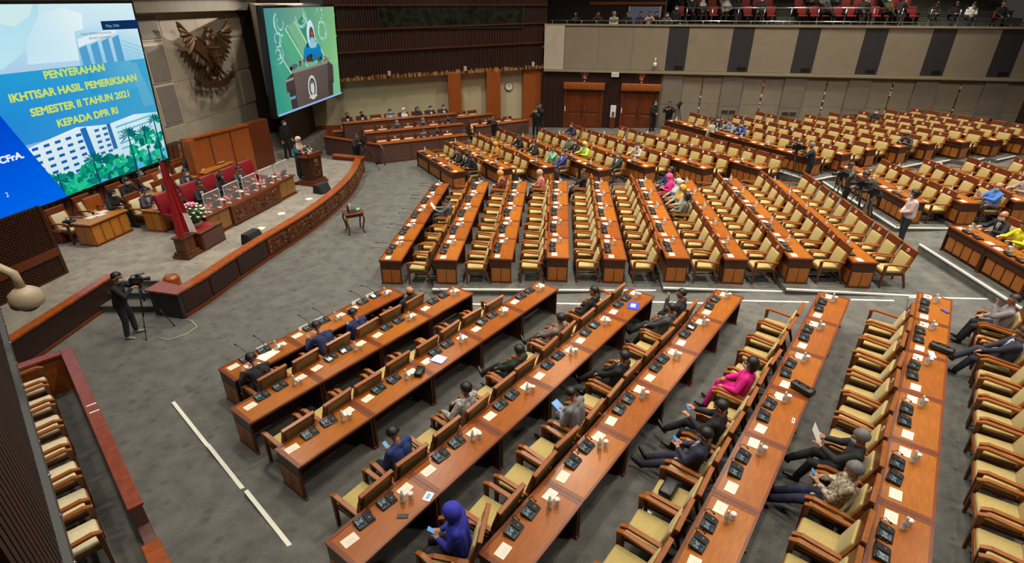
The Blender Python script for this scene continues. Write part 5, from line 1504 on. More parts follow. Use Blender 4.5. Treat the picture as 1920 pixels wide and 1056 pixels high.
def body(key, pelvis=(-.1, 0, .55), lean=5, side=0, head=(10, 0), hands=((.2, .16, .62), (.2, -.16, .62)), feet=((.42, .12, .08), (.42, -.12, .08)), kpole=((1, .15, 1), (1, -.15, 1)), curl=1.0, female=False, skirt=False, fdir=None, epole=None, long_top=0, toes=None):
    if key in BODIES: return BODIES[key]
    segs = []     # (a, c, ra, rc, region) regions: 0 skin 1 top 2 bottom 3 shoes
    P = Vector(pelvis); la = math.radians(lean); sa = math.radians(side)
    up = Vector((math.sin(la), math.sin(sa), math.cos(la))).normalized(); lat = Vector((0, 1, 0)); lat = (lat - up * lat.dot(up)).normalized(); fw = lat.cross(up)
    sw = .165 if female else .185; k = .92 if female else 1
    ch = P + up * .3; nk = P + up * .50; shl = P + up * .44
    for s in (-1, 1):
        segs.append((P + lat * .07 * s + up * .0, P + lat * .06 * s + up * .14, .12 * k, .112 * k, 2 if not long_top else 1))
        segs.append((P + lat * .075 * s - up * (.02 if pelvis[2] > .7 else -.04), ch + lat * .085 * s + up * .06, .13 * k, .124 * k, 1))
        segs.append((nk - up * .03, shl + lat * (sw - .02) * s, .07 * k, .066 * k, 1))
    segs.append((P + up * .1 + fw * .03, ch + fw * .02, .12 * k, .12 * k, 1))
    hp, hy = math.radians(head[0]) + la * .6, math.radians(head[1])
    hf = Vector((math.cos(hp) * math.cos(hy), math.cos(hp) * math.sin(hy), -math.sin(hp))); hl = Vector((-math.sin(hy), math.cos(hy), 0)); hu = hf.cross(hl)
    neck_top = nk + up * .07 + hf * .015; hc = nk + up * .1 + hu * .085 + hf * .025
    segs.append((nk - up * .02, neck_top, .056, .052, 0))
    segs.append((hc - hf * .02 + hu * .02, hc + hf * .012 + hu * .015, .094, .09, 0))
    segs.append((hc + hf * .03 - hu * .03, hc + hf * .055 - hu * .095, .066, .038, 0))
    segs.append((hc + hf * .09 + hu * .012, hc + hf * .115 - hu * .028, .012, .018, 0))
    for s in (-1, 1):
        segs.append((hc + hl * .09 * s - hf * .01 + hu * .005, hc + hl * .098 * s - hf * .02 - hu * .03, .02, .014, 0))
    # arms
    mids = []
    for i, s in enumerate((1, -1)):
        S = shl + lat * sw * s; ep = (epole[i] if epole else (-.4, .8 * s, -.9)); E_, Wr = ik(S, hands[i], .28 * k, .25 * k, ep)
        segs.append((S, E_, .07 * k, .06 * k, 1)); segs.append((E_, E_ + (Wr - E_) * .9, .058 * k, .046 * k, 1)); segs.append((E_ + (Wr - E_) * .88, Wr, .028, .026, 0))
        f = (Wr - E_).normalized() if not fdir else Vector(fdir[i]).normalized()
        pn = Vector((0, 0, -1)) if abs(f.z) < .8 else Vector((1, 0, 0)); sd = f.cross(pn).normalized(); pn = sd.cross(f).normalized()
        for q in (-.022, 0, .022): segs.append((Wr + f * .015 + sd * q * .7, Wr + f * .085 + sd * q, .016, .014, 0))
        for j, (q, ln) in enumerate(((-.032, .062), (-.011, .078), (.011, .084), (.032, .072))):
            b0 = Wr + f * .09 + sd * q; c_ = curl * .55; b1 = b0 + (f * math.cos(c_) + pn * math.sin(c_)) * ln * .52; b2 = b1 + (f * math.cos(c_ * 2.2) + pn * math.sin(c_ * 2.2)) * ln * .5
            segs.append((b0, b1, .0092, .0088, 0)); segs.append((b1, b2, .0088, .0078, 0))
        ts = -s; tb = Wr + f * .03 + sd * .03 * (1 if sd.dot(lat) * ts > 0 else -1); tv = (f * .75 + sd * (1 if sd.dot(lat) * ts > 0 else -1) * .6 + pn * .35).normalized()
        segs.append((tb, tb + tv * .04, .013, .011, 0)); segs.append((tb + tv * .04, tb + tv * .04 + (f * .9 + pn * .5).normalized() * .03, .0105, .009, 0))
        mids.append(Wr + f * .09 + pn * .03)
    # legs
    for i, s in enumerate((1, -1)):
        Hp = P + lat * .09 * s; K_, A_ = ik(Hp, feet[i], .43, .42, kpole[i])
        segs.append((Hp, K_, .105 * k, .076, 2)); segs.append((K_, A_ + (K_ - A_) * .1, .073, .06, 2)); segs.append((A_ + (K_ - A_) * .05, A_, .04, .04, 3))
        sh_ = (A_ - K_).normalized(); tf = Vector(toes[i]) if toes else (Vector((1, .15 * s, 0)) - sh_ * Vector((1, .15 * s, 0)).dot(sh_) * .85)
        tf.normalize(); segs.append((A_ - tf * .045 + sh_ * .035, A_ + tf * .06 + sh_ * .045, .036, .04, 3)); segs.append((A_ + tf * .06 + sh_ * .045, A_ + tf * .17 + sh_ * .052, .04, .028, 3))
        if skirt: segs.append((Hp + lat * -.03 * s, K_ + (A_ - K_) * .75, .11, .12, 2))
    b = MB(); b.mi('black')
    for (a, c, ra, rc, _) in segs: capsule(b, a, c, ra, rc)
    me = b.mesh('person_body'); o = link('tmp_body', me)
    md = o.modifiers.new('r', 'REMESH'); md.mode = 'VOXEL'; md.voxel_size = .0105; md.use_smooth_shade = True
    sm = o.modifiers.new('s', 'SMOOTH'); sm.factor = .5; sm.iterations = 2
    dg = bpy.context.evaluated_depsgraph_get(); out = bpy.data.meshes.new_from_object(o.evaluated_get(dg), depsgraph=dg); bpy.data.objects.remove(o)
    out.materials.clear()
    for m in ('skin', 'top', 'bottom', 'shoes'): out.materials.append(MATS['black'])
    import numpy as np
    n = len(out.polygons); cen = np.empty(n * 3); out.polygons.foreach_get('center', cen); cen = cen.reshape(-1, 3); best = np.full(n, 1e9); reg = np.zeros(n, dtype=np.int32)
    for (a, c, ra, rc, rg) in segs:
        a = np.array(a); c = np.array(c); d = c - a; L2 = max(1e-8, d @ d); t = np.clip(((cen - a) @ d) / L2, 0, 1); dist = np.linalg.norm(cen - a - t[:, None] * d, axis=1) - (ra + (rc - ra) * t)
        m_ = dist < best; best[m_] = dist[m_]; reg[m_] = rg
    out.polygons.foreach_set('material_index', reg); out.polygons.foreach_set('use_smooth', [True] * n); out.update(); out.name = 'person_body'
    HM = Matrix((tuple(hf) + (hc.x,), tuple(hl) + (hc.y,), tuple(hu) + (hc.z,), (0, 0, 0, 1))); HM = Matrix(((hf.x, hl.x, hu.x, hc.x), (hf.y, hl.y, hu.y, hc.y), (hf.z, hl.z, hu.z, hc.z), (0, 0, 0, 1)))
    # shirt front and tie draped on the chest
    bv = BVHTree.FromPolygons([v.co for v in out.vertices], [tuple(p.vertices) for p in out.polygons])
    def drape(pts, off):
        r_ = []
        for (u, v) in pts:
            o_ = P + up * v + lat * u + fw * .22; h = bv.ray_cast(o_, -fw)
            r_.append(tuple((h[0] if h[0] is not None else P + up * v + lat * u + fw * .13) + fw * off))
        return r_
    g = []; rows_ = 7
    for i in range(rows_):
        f = i / (rows_ - 1); w = .012 + .05 * f; g += [(-w, .2 + .27 * f), (0, .2 + .27 * f), (w, .2 + .27 * f)]
    sf = MB(); sf.add(drape(g, .006), [(3 * i + j, 3 * i + 3 + j, 3 * i + 4 + j, 3 * i + 1 + j) for i in range(rows_ - 1) for j in range(2)], 'shirt_white', None, True)
    g = []
    for i in range(7):
        f = i / 6; w = .022 - .006 * f; g += [(-w, .17 + .27 * f), (w, .17 + .27 * f)]
    ti = MB(); ti.add(drape(g, .011), [(2 * i, 2 * i + 2, 2 * i + 3, 2 * i + 1) for i in range(6)], 'tie_dark', None, True)
    BODIES[key] = (out, HM, sf.mesh('shirt_front'), ti.mesh('tie'), mids, P, up, lat, fw)
    return BODIES[key]


mat('shirt_white', (214, 214, 212), .7); mat('tie_dark', (46, 40, 66), .6); mat('hair_black', (20, 17, 16), .5, noise=.3, nscale=40); mat('hair_grey', (110, 108, 106), .6, noise=.3, nscale=40)
mat('mask_white', (220, 222, 222), .7); mat('mask_blue', (120, 170, 206), .7); mat('mask_dark', (30, 30, 34), .7); mat('eye_dark', (26, 18, 16), .2); mat('lip', (128, 66, 58), .5)


def shell(fn_keep, r, sc, m, n=20, hh=14, noise=0.0, off=(0, 0, 0), seed=1):
    rq = random.Random(seed); vs = []; fs = []; idx = {}
    def P_(i, k):
        a = math.pi * i / hh; w = 2 * math.pi * k / n
        return Vector((math.sin(a) * math.cos(w), math.sin(a) * math.sin(w), math.cos(a)))
    pts = [[P_(i, k) for k in range(n)] for i in range(hh + 1)]
    jit = [[1 + rq.uniform(-noise, noise) for k in range(n)] for i in range(hh + 1)]
    def vid(i, k):
        k %= n
        if (i, k) not in idx:
            p = pts[i][k]; j = jit[i][k] if 0 < i < hh else 1; idx[(i, k)] = len(vs); vs.append((off[0] + p.x * r * sc[0] * j, off[1] + p.y * r * sc[1] * j, off[2] + p.z * r * sc[2] * j))
        return idx[(i, k)]
    for i in range(hh):
        for k in range(n):
            c = (pts[i][k] + pts[i + 1][(k + 1) % n] + pts[i][(k + 1) % n] + pts[i + 1][k]) / 4
            if fn_keep(c): fs.append((vid(i, k), vid(i + 1, k), vid(i + 1, k + 1), vid(i, k + 1)))
    b = MB(); b.add(vs, fs, m, None, True); return b


HEADGEAR = {
    'short': shell(lambda c: (c.x < .1 and c.z > -.45) or c.z > .45 or (abs(c.y) > .75 and c.z > .1 and c.x < .3), .108, (1.04, .98, 1.0), 'hair_black', 24, 16, .03, (-.012, 0, .02)).mesh('hair'),
    'grey': shell(lambda c: (c.x < .1 and c.z > -.45) or c.z > .45 or (abs(c.y) > .75 and c.z > .1 and c.x < .3), .112, (1.04, 1.0, 1.0), 'hair_grey', 20, 14, .03, (-.012, 0, .02)).mesh('hair'),
    'bald': shell(lambda c: c.x < -.1 and -.5 < c.z < .25, .104, (1.03, 1.0, 1.0), 'hair_black', 24, 16, .03, (-.012, 0, .01)).mesh('hair'),
    'long': shell(lambda c: (c.x < .25 and c.z > -1.1) or c.z > .4, .125, (1.0, 1.0, 1.25), 'hair_black', 20, 14, .03, (-.025, 0, -.02)).mesh('hair'),
    'cap': shell(lambda c: c.z > .12, .114, (1.06, 1.0, .95), 'hair_black', 20, 14, 0, (-.005, 0, .02)).mesh('cap')}
HIJ = {}


def hijab_mesh(mname):
    if mname not in HIJ:
        b = shell(lambda c: not (c.x > .62 and -.75 < c.z < .5), .125, (1.05, .98, 1.08), mname, 24, 16, .028, (-.01, 0, .0))
        n = 18; pr = [(.088, .1), (.1, .05), (.135, .0), (.19, -.05), (.225, -.11), (.228, -.16)]; vs = []
        for (r, z) in pr:
            for k in range(n):
                w = 2 * math.pi * k / n; fr_ = .62 if r > .12 else .95
                vs.append((r * fr_ * math.cos(w) * (1 + .05 * math.cos(5 * w)) + .035, r * math.sin(w) * (1 + .04 * math.sin(4 * w)), z - .05 * max(0, math.cos(w)) * (r > .15)))
        d_ = MB(); d_.add(vs, [(i * n + k, (i + 1) * n + k, (i + 1) * n + (k + 1) % n, i * n + (k + 1) % n) for i in range(len(pr) - 1) for k in range(n)], mname, None, True)
        HIJ[mname + '_d'] = d_.mesh('scarf_drape')
        HIJ[mname] = b.mesh('headscarf')
    return HIJ[mname]


MASKM = {}
for mm in ('mask_white', 'mask_blue', 'mask_dark'):
    b = MB(); vs = []; nu, nv = 10, 6
    for i in range(nv + 1):
        for j in range(nu + 1):
            z = -.012 - .115 * i / nv; a = (j / nu - .5) * math.radians(150); r = .088 - .018 * (i / nv) ** 2 + .012 * math.sin(math.pi * i / nv)
            vs.append((.036 + (r + .012 * max(0, 1 - abs(a) * 1.4)) * math.cos(a) - .012 * (i / nv), r * math.sin(a) * 1.02, z))
    b.add(vs, [(i * (nu + 1) + j, i * (nu + 1) + j + 1, (i + 1) * (nu + 1) + j + 1, (i + 1) * (nu + 1) + j) for i in range(nv) for j in range(nu)], mm, None, True)
    MASKM[mm] = b.mesh('face_mask')
EYE = mesh_of(lambda q: (q.ball((0, 0, 0), .013, 'shirt_white', 8, (.5, 1, .6)), q.ball((.005, 0, 0), .007, 'eye_dark', 6, (.6, 1, 1))), 'eye')
BROW = mesh_of(lambda q: q.tube([(0, -.018, 0), (.004, 0, .004), (0, .018, 0)], .004, 'hair_black', 5), 'eyebrow')
MOUTH = mesh_of(lambda q: q.ball((0, 0, 0), .02, 'lip', 8, (.35, 1, .35)), 'mouth')
PHONE = [part('case', lambda q: q.rbox(-.075, .075, -.037, .037, -.004, .004, .003, 'black', None, 1)), None]
mat('phone_blue', (80, 140, 200), .3, emit=.5)
PHONE = [part('case', lambda q: q.rbox(-.075, .075, -.037, .037, -.005, .003, .003, 'black', None, 1)), part('display', lambda q: q.box(-.068, .068, -.033, .033, .003, .0042, 'phone_blue'))]
TABLET = [part('case', lambda q: q.rbox(-.12, .12, -.085, .085, -.006, .003, .003, 'black', None, 1)), part('display', lambda q: q.box(-.11, .11, -.075, .075, .003, .0045, 'phone_blue'))]
SHEET = mesh_of(lambda q: q.box(-.15, .15, -.11, .11, -.001, .001, 'white'), 'paper_sheet')

POSES = {
    'phone': dict(lean=6, head=(38, 4), hands=((.18, .05, .72), (.19, -.07, .74)), feet=((.44, .13, .08), (.4, -.12, .08)), fdir=((.5, -.5, .4), (.5, .5, .4))),
    'cross': dict(lean=-12, head=(14, -8), hands=((.26, .1, .66), (.24, -.04, .68)), feet=((.5, .08, .08), (.62, .12, .38)), kpole=((1, .1, 1), (1, 0, 1.6))),
    'stretch': dict(pelvis=(-.02, 0, .54), lean=-16, head=(30, 0), hands=((.2, .07, .76), (.2, -.08, .76)), feet=((.82, .12, .09), (.78, -.1, .09)), fdir=((.6, -.3, .5), (.6, .3, .5))),
    'rest': dict(lean=-8, head=(8, 10), hands=((.16, .24, .7), (.22, -.12, .66)), feet=((.44, .14, .08), (.42, -.14, .08))),
    'read': dict(pelvis=(-.06, 0, .55), lean=-10, head=(26, 0), hands=((.3, .13, .86), (.3, -.13, .86)), feet=((.5, .08, .08), (.68, .06, .36)), kpole=((1, .1, 1), (1, 0, 1.6)), fdir=((.8, -.2, .5), (.8, .2, .5))),
    'write': dict(lean=30, head=(24, 0), hands=((.42, .17, .82), (.46, -.1, .82)), feet=((.36, .13, .08), (.34, -.13, .08)), curl=.7),
    'desk': dict(lean=10, head=(10, 12), hands=((.36, .2, .82), (.36, -.2, .82)), feet=((.36, .13, .08), (.34, -.13, .08)), curl=.6),
    'call': dict(lean=-4, head=(6, 20), hands=((.14, .11, 1.06), (.2, -.14, .66)), feet=((.46, .14, .08), (.44, -.1, .08)), fdir=((-.3, -.1, 1), (1, 0, -.2)), epole=((.3, .6, -1), (-.4, -.8, -.9))),
    'slump': dict(lean=-20, head=(-6, -14), hands=((.12, .3, .72), (.1, -.28, .72)), feet=((.6, .16, .08), (.56, -.18, .08)), pelvis=(-.02, 0, .53)),
    'skirt': dict(lean=4, head=(30, 0), hands=((.2, .06, .7), (.2, -.08, .72)), feet=((.4, .08, .08), (.4, -.08, .08)), female=True, skirt=True, fdir=((.6, -.4, .3), (.6, .4, .3)), long_top=1),
    'stand': dict(pelvis=(0, 0, .93), lean=3, head=(8, 10), hands=((.1, .3, .82), (.1, -.3, .82)), feet=((.02, .11, .08), (-.03, -.11, .08)), kpole=((1, .1, 0), (1, -.1, 0)), curl=.6),
    'fold': dict(pelvis=(0, 0, .93), lean=3, head=(12, -12), hands=((.24, .03, 1.0), (.24, -.03, 1.02)), feet=((.02, .1, .08), (-.03, -.1, .08)), kpole=((1, .1, 0), (1, -.1, 0)), fdir=((.4, -.8, .2), (.4, .8, .2))),
    'photo': dict(pelvis=(0, 0, .93), lean=4, head=(4, 0), hands=((.27, .06, 1.5), (.25, -.09, 1.47)), feet=((.06, .14, .08), (-.08, -.14, .08)), kpole=((1, .1, 0), (1, -.1, 0)), fdir=((.4, -.3, .9), (.4, .3, .9))),
    'film': dict(pelvis=(0, 0, .93), lean=8, head=(8, 0), hands=((.38, .1, 1.38), (.36, -.12, 1.32)), feet=((.08, .13, .08), (-.06, -.13, .08)), kpole=((1, .1, 0), (1, -.1, 0)), fdir=((.8, -.3, .2), (.8, .3, .2))),
    'bend': dict(pelvis=(-.1, 0, .88), lean=38, head=(6, 0), hands=((.55, .12, 1.02), (.52, -.14, .98)), feet=((.06, .16, .08), (-.12, -.14, .08)), kpole=((1, .1, 0), (1, -.1, 0))),
    'speak': dict(pelvis=(0, 0, .93), lean=8, head=(14, 0), hands=((.36, .18, 1.12), (.36, -.18, 1.12)), feet=((.02, .1, .08), (0, -.1, .08)), kpole=((1, .1, 0), (1, -.1, 0)), female=True, skirt=True, long_top=1),
}
NPERS = 0


def person(label, pose, loc, rz, top, bottom=(24, 24, 28), shoes=(16, 15, 16), hair='short', mask=None, suit=False, skin=0, hij=None, kind='plain', hold=None, holdlabel=None, group=None, scale=1.0):
    global NPERS
    NPERS += 1
    me, HM, sf, ti, mids, P, up, lat, fw = body(pose, **POSES[pose])
    r = root('person', label, 'person', loc, rz, group); r.scale = (scale,) * 3
    o = link('body', me, r)
    sk = mat('skin_%d' % skin, SKINS[skin], .5, noise=.08, nscale=12)
    for i, m in enumerate((sk, cloth(top, kind), cloth(bottom), mat('shoe_%d_%d_%d' % tuple(shoes), shoes, .35))):
        o.material_slots[i].link = 'OBJECT'; o.material_slots[i].material = m
    if hij:
        h = link('headscarf', hijab_mesh(cloth(hij).name), r, HM); nk_ = P + up * .5
        link('scarf_drape', HIJ[cloth(hij).name + '_d'], r, Matrix(((fw.x, lat.x, up.x, nk_.x), (fw.y, lat.y, up.y, nk_.y), (fw.z, lat.z, up.z, nk_.z), (0, 0, 0, 1))))
    else:
        h = link('hair', HEADGEAR[hair], r, HM)
    for s in (-1, 1):
        link('eye', EYE, r, HM @ Matrix.Translation((.093, .034 * s, .02))); 
        if not hij: link('eyebrow', BROW, r, HM @ Matrix.Translation((.097, .034 * s, .042)))
    if mask: link('face_mask', MASKM[mask], r, HM)
    else: link('mouth', MOUTH, r, HM @ Matrix.Translation((.096, 0, -.06)))
    if suit:
        link('shirt_front', sf, r); link('tie', ti, r)
    if hold:
        m = (mids[0] + mids[1]) / 2 + up * .03
        MW = Matrix.Translation(loc) @ rotz(rz) @ Matrix.Scale(scale, 4)
        hd = (Vector(HM.translation) - m).normalized(); x_ = Vector((0, 0, 1)) - hd * hd.z; x_ = x_.normalized() if x_.length > .1 else Vector((1, 0, 0)); y_ = hd.cross(x_)
        F = Matrix(((x_.x, y_.x, hd.x, m.x), (x_.y, y_.y, hd.y, m.y), (x_.z, y_.z, hd.z, m.z), (0, 0, 0, 1)))
        if hold == 'paper':
            t = link('paper_sheet', SHEET); t.matrix_world = MW @ F @ Matrix.Translation((.05, 0, 0)); tag(t, holdlabel, 'paper')
        else:
            t = link('mobile_phone' if hold == 'phone' else 'tablet_computer', None); t.matrix_world = MW @ F @ (Matrix.Translation((.03, 0, .01)))
            tag(t, holdlabel, 'phone' if hold == 'phone' else 'tablet')
            for nd in (PHONE if hold == 'phone' else TABLET): link(nd[0], nd[1], t)
    return r


def sit(blk, k, i, label, pose, top, dv=0.0, du=0.0, turn=0.0, **kw):
    row = ROWD[(blk, k)]; v = CHV.get((blk, k), .47); p = rowpt(row, L * (i + .5) / 2 + du, v + dv)
    return person(label, pose, p, -math.radians(row[4]) + turn + OCC_TURN.get((blk, k, i), 0), top, **kw)


BLK = (24, 24, 28); NAVY = (34, 40, 70); GREY = (96, 98, 104)
sit('A', 1, 5, 'person in a black suit writing over papers on the front desk nearest the stage', 'write', BLK, hair='short', skin=2)
sit('A', 1, 3, 'person in a navy suit leaning over the middle of the front desk', 'write', (34, 44, 84), hair='short')
sit('A', 1, 0, 'balding person slouching low at the far end of the front desk', 'slump', (40, 36, 38), hair='bald')
sit('A', 1, 2, 'person in dark blue sitting low behind the front desk with a phone', 'phone', (34, 48, 96), dv=.05, hold='phone', holdlabel='small pale phone held by the person in dark blue behind the front desk')
sit('A', 3, 0, 'person in a black suit resting hands in lap by the far aisle, nearest block', 'rest', BLK, suit=True)
sit('A', 3, 2, 'person in a taupe jacket and grey trousers gazing down, nearest block', 'cross', (128, 110, 100), bottom=(92, 88, 86))
sit('A', 3, 4, 'person in a dark green patterned jacket sitting low in the armchair', 'cross', (46, 56, 44), kind='camo', shoes=(40, 38, 36))
sit('A', 3, 6, 'person in a pale blue patterned shirt looking aside, nearest block', 'rest', (104, 120, 150), kind='batik')
sit('A', 3, 8, 'person in a navy blazer bending over a phone in both hands', 'phone', (36, 54, 112), suit=True, hold='phone', holdlabel='dark phone held by the person in the navy blazer')
sit('A', 4, 0, 'person in a dark suit raising a phone to the face', 'call', (44, 42, 46), suit=True, hold=None)
sit('A', 4, 1, 'person in a dark grey suit with folded hands, near the far aisle', 'cross', (70, 72, 76), bottom=(40, 42, 46), suit=True)
sit('A', 4, 4, 'person in black with open white collar and bare ankles, legs crossed', 'cross', BLK, suit=True)
sit('A', 4, 6, 'person in a light grey suit looking at a tablet', 'phone', (118, 118, 124), bottom=(108, 108, 112), suit=True, hold='tablet', holdlabel='bright tablet held by the person in the light grey suit')
sit('A', 4, 10, 'person in a shiny royal blue headscarf and tunic reading a phone', 'skirt', (46, 52, 168), bottom=(40, 40, 46), hij=(52, 56, 178), hold='phone', holdlabel='pale blue phone held by the person in royal blue')
sit('A', 5, 4, 'person in a bright magenta suit with long dark hair', 'rest', (226, 30, 140), bottom=(220, 26, 134), hair='long', mask='mask_white')
sit('A', 5, 6, 'person in a black jacket with crossed legs looking at a phone', 'read', (26, 26, 30), hold='phone', holdlabel='bright phone held by the person in the black jacket')
sit('A', 5, 7, 'person in a navy suit and blue mask with legs stretched out', 'stretch', (46, 48, 68), bottom=(42, 44, 62), mask='mask_blue', suit=True, hold='phone', holdlabel='light blue phone held by the person with stretched legs')
sit('A', 6, 7, 'person in a black suit over a purple shirt reading white pages', 'read', (34, 36, 38), mask='mask_white', hair='grey', suit=False, hold='paper', holdlabel='white printed pages held by the person in the purple shirt')
sit('A', 6, 8, 'grey haired person in a brown patterned shirt and navy trousers with a phone', 'stretch', (84, 70, 56), bottom=(36, 38, 66), hair='grey', kind='batik', shoes=(190, 30, 36), hold='phone', holdlabel='blue phone held by the grey haired person')
sit('A', 7, 0, 'person in a grey striped shirt leaning head on one hand', 'call', (132, 128, 132), bottom=(28, 28, 30))
sit('A', 7, 2, 'person in a navy suit holding tissues beside an empty armchair', 'cross', (46, 50, 66), bottom=(44, 48, 64), suit=True)
sit('B', 1, 4, 'person in a grey suit reading white papers in the front row, middle block', 'read', (92, 96, 102), bottom=(60, 62, 66), hold='paper', holdlabel='white papers held by the person in the front row of the middle block')
sit('B', 2, 0, 'person in an orange headscarf and dark red dress, middle block', 'skirt', (116, 52, 48), bottom=(90, 70, 60), hij=(214, 150, 70))
sit('B', 3, 0, 'person in a beige headscarf and pink blouse, middle block', 'skirt', (206, 120, 110), bottom=(36, 36, 40), hij=(190, 150, 120))
sit('B', 4, 0, 'person in black touching the face at the far end, middle block', 'call', BLK)
sit('B', 6, 0, 'person in navy with dark hair beside the magenta group, middle block', 'rest', (44, 48, 96), hair='long', turn=.3)
sit('B', 6, 1, 'person in vivid pink with a phone, middle block', 'phone', (228, 40, 140), bottom=(200, 40, 120), hij=(232, 80, 150), mask='mask_white')
sit('B', 6, 2, 'person in a white and grey headscarf, middle block', 'rest', (150, 150, 150), hij=(206, 206, 206))
sit('B', 6, 3, 'person in a mustard yellow headscarf, middle block', 'rest', (168, 160, 140), hij=(206, 160, 50))
sit('B', 6, 4, 'dark haired person in olive grey facing the pink group, middle block', 'rest', (110, 116, 104), hair='long', turn=-.5)
sit('E', 1, 3, 'person in a black suit behind the front row, gallery-side block', 'desk', BLK, mask='mask_white', suit=True)
sit('E', 1, 4, 'person in black with a pale shirt in the front row, gallery-side block', 'rest', (36, 36, 40), mask='mask_dark', suit=True)
sit('E', 1, 5, 'person in a black jacket at the aisle end, front row, gallery-side block', 'phone', (22, 22, 26))
sit('E', 2, 4, 'person in a golden orange headscarf and tunic, gallery-side block', 'skirt', (196, 130, 50), hij=(206, 150, 70))
sit('E', 3, 4, 'person in black seen against the desks, gallery-side block', 'desk', (22, 22, 24))
sit('E', 3, 6, 'person in a black suit with white shirt looking down, gallery-side block', 'desk', (30, 30, 34), suit=True, mask='mask_white')
sit('E', 3, 8, 'person in a mint green shirt with raised hand, gallery-side block', 'call', (120, 176, 140))
sit('E', 3, 9, 'person in a navy blue suit with tie at the row end, gallery-side block', 'cross', (46, 60, 120), bottom=(44, 56, 112), suit=True, mask='mask_white')
sit('E', 4, 4, 'person in olive green in the fourth row, gallery-side block', 'rest', (96, 104, 80), mask='mask_white')
sit('E', 4, 5, 'person in a dark suit and white mask, fourth row, gallery-side block', 'desk', (34, 34, 40), suit=True, mask='mask_white')
sit('E', 4, 6, 'person in a bright lime green headscarf and tunic', 'desk', (190, 214, 60), hij=(180, 196, 120))
sit('E', 4, 9, 'grey haired person in a dark green jacket by the aisle, gallery-side block', 'cross', (44, 50, 46), hair='grey', mask='mask_white', suit=True)
sit('E', 5, 0, 'person in a navy suit reading at the far end, fifth row, gallery-side block', 'desk', (38, 42, 66), mask='mask_white')
sit('E', 5, 7, 'person in a pale patterned shirt, fifth row, gallery-side block', 'desk', (170, 150, 140), kind='batik', mask='mask_white')
for i, (c, t) in enumerate((((36, 38, 44), 'dark'), ((120, 128, 138), 'pale grey'), ((44, 60, 130), 'royal blue'))):
    sit('F', 1, 3 + i, 'person in a %s suit at the front row under the balcony' % t, 'desk', c, suit=True, mask='mask_white')
sit('F', 4, 7, 'person in a dark suit asleep on the desk, balcony-side block', 'write', (52, 54, 62), suit=True)
sit('F', 6, 1, 'person in black by the grey wall under the balcony', 'rest', (30, 26, 30), mask='mask_white')
sit('G', 2, 5, 'person in a blue shirt with papers on the lap, press-side raised block', 'read', (70, 116, 190), hair='bald', mask='mask_white', bottom=(30, 50, 48), hold='paper', holdlabel='white papers on the lap of the person in the blue shirt')
sit('G', 3, 4, 'person in a striped pale shirt at the right edge, press-side raised block', 'desk', (170, 150, 150))
sit('D', 1, 0, 'person in a black suit with white shirt, right-edge raised block', 'desk', (34, 34, 38), hair='bald', suit=True, mask='mask_white')
sit('D', 1, 1, 'person in a bright yellow jacket, right-edge raised block', 'desk', (226, 214, 30))
# standing figures, photographers and crew
def video_camera(label, loc, rz, big=True, k=1.0):
    r = root('video_camera', label, 'camera', loc, rz); r.scale = (k,) * 3
    q = MB(); q.rbox(-.2, .14, -.06, .06, 0, .17, .015, 'black'); q.box(-.16, .1, -.065, -.06, .03, .12, 'dark_metal'); link('body', q.mesh('body'), r)
    q = MB(); q.lathe([(.045, .0), (.05, .1), (.062, .14), (.062, .2), (.05, .2)], 'black_matte', 14, Matrix.Translation((.13, 0, .085)) @ Matrix.Rotation(math.radians(90), 4, 'Y')); link('lens', q.mesh('lens'), r)
    q = MB(); q.tube([(-.14, 0, .16), (-.12, 0, .24), (.08, 0, .24), (.1, 0, .16)], .015, 'black', 6); link('top_handle', q.mesh('top_handle'), r)
    q = MB(); q.rbox(-.05, .05, .06, .15, .16, .23, .01, 'black'); q.tube([(.0, .05, .2), (.22, .05, .25)], .018, 'black_matte', 8); link('viewfinder', q.mesh('viewfinder'), r)
    return r


def tripod(label, loc, h, rz=0, spread=.42):
    r = root('tripod', label, 'tripod', loc, rz)
    q = MB(); q.lathe([(.05, h - .12), (.06, h - .05), (.05, h)], 'black', 10); q.tube([(0, 0, h - .5), (0, 0, h - .1)], .025, 'dark_metal', 8); q.tube([(-.02, 0, h - .03), (-.32, -.08, h - .16)], .01, 'black', 6); link('head', q.mesh('head'), r)
    for i in range(3):
        a = 2 * math.pi * i / 3; c, s = math.cos(a), math.sin(a)
        q = MB(); q.tube([(.04 * c, .04 * s, h - .12), (spread * .55 * c, spread * .55 * s, (h - .12) * .45)], .018, 'black', 7); q.tube([(spread * .5 * c, spread * .5 * s, (h - .12) * .5), (spread * c, spread * s, 0.02)], .012, 'dark_metal', 6); q.ball((spread * c, spread * s, .02), .02, 'black', 6); link('leg', q.mesh('leg'), r)
    return r


gz = lambda x, y: ground(x, y)
tripod('black tripod of the camera operator by the stage steps', (-8.85, 11.42, 0), 1.36, .6)
video_camera('video camera on a tripod by the stage steps', (-8.85, 11.42, 1.36), .35, k=.8)
person('camera operator in black with headphones and white mask by the stage steps', 'film', (-9.28, 11.2, 0), .35, (28, 28, 32), bottom=(48, 50, 56), shoes=(150, 150, 150), mask='mask_white', hair='short')
o = link('floor_cable', mesh_of(lambda q: q.tube([(-8.6, 11.1, .012), (-8.3, 11.0, .012), (-8.0, 11.25, .012), (-7.9, 11.6, .012), (-8.2, 11.9, .012), (-8.45, 11.95, .012)], .012, 'stone', 6), 'floor_cable')); tag(o, 'pale cable looping over the floor beside the stage steps', 'cable')
tripod('black tripod in front of the gallery partition', (-7.0, 25.75, 0), 1.35, .2, .6)
video_camera('large video camera on a tripod in front of the gallery partition', (-7.0, 25.75, 1.35), -.9)
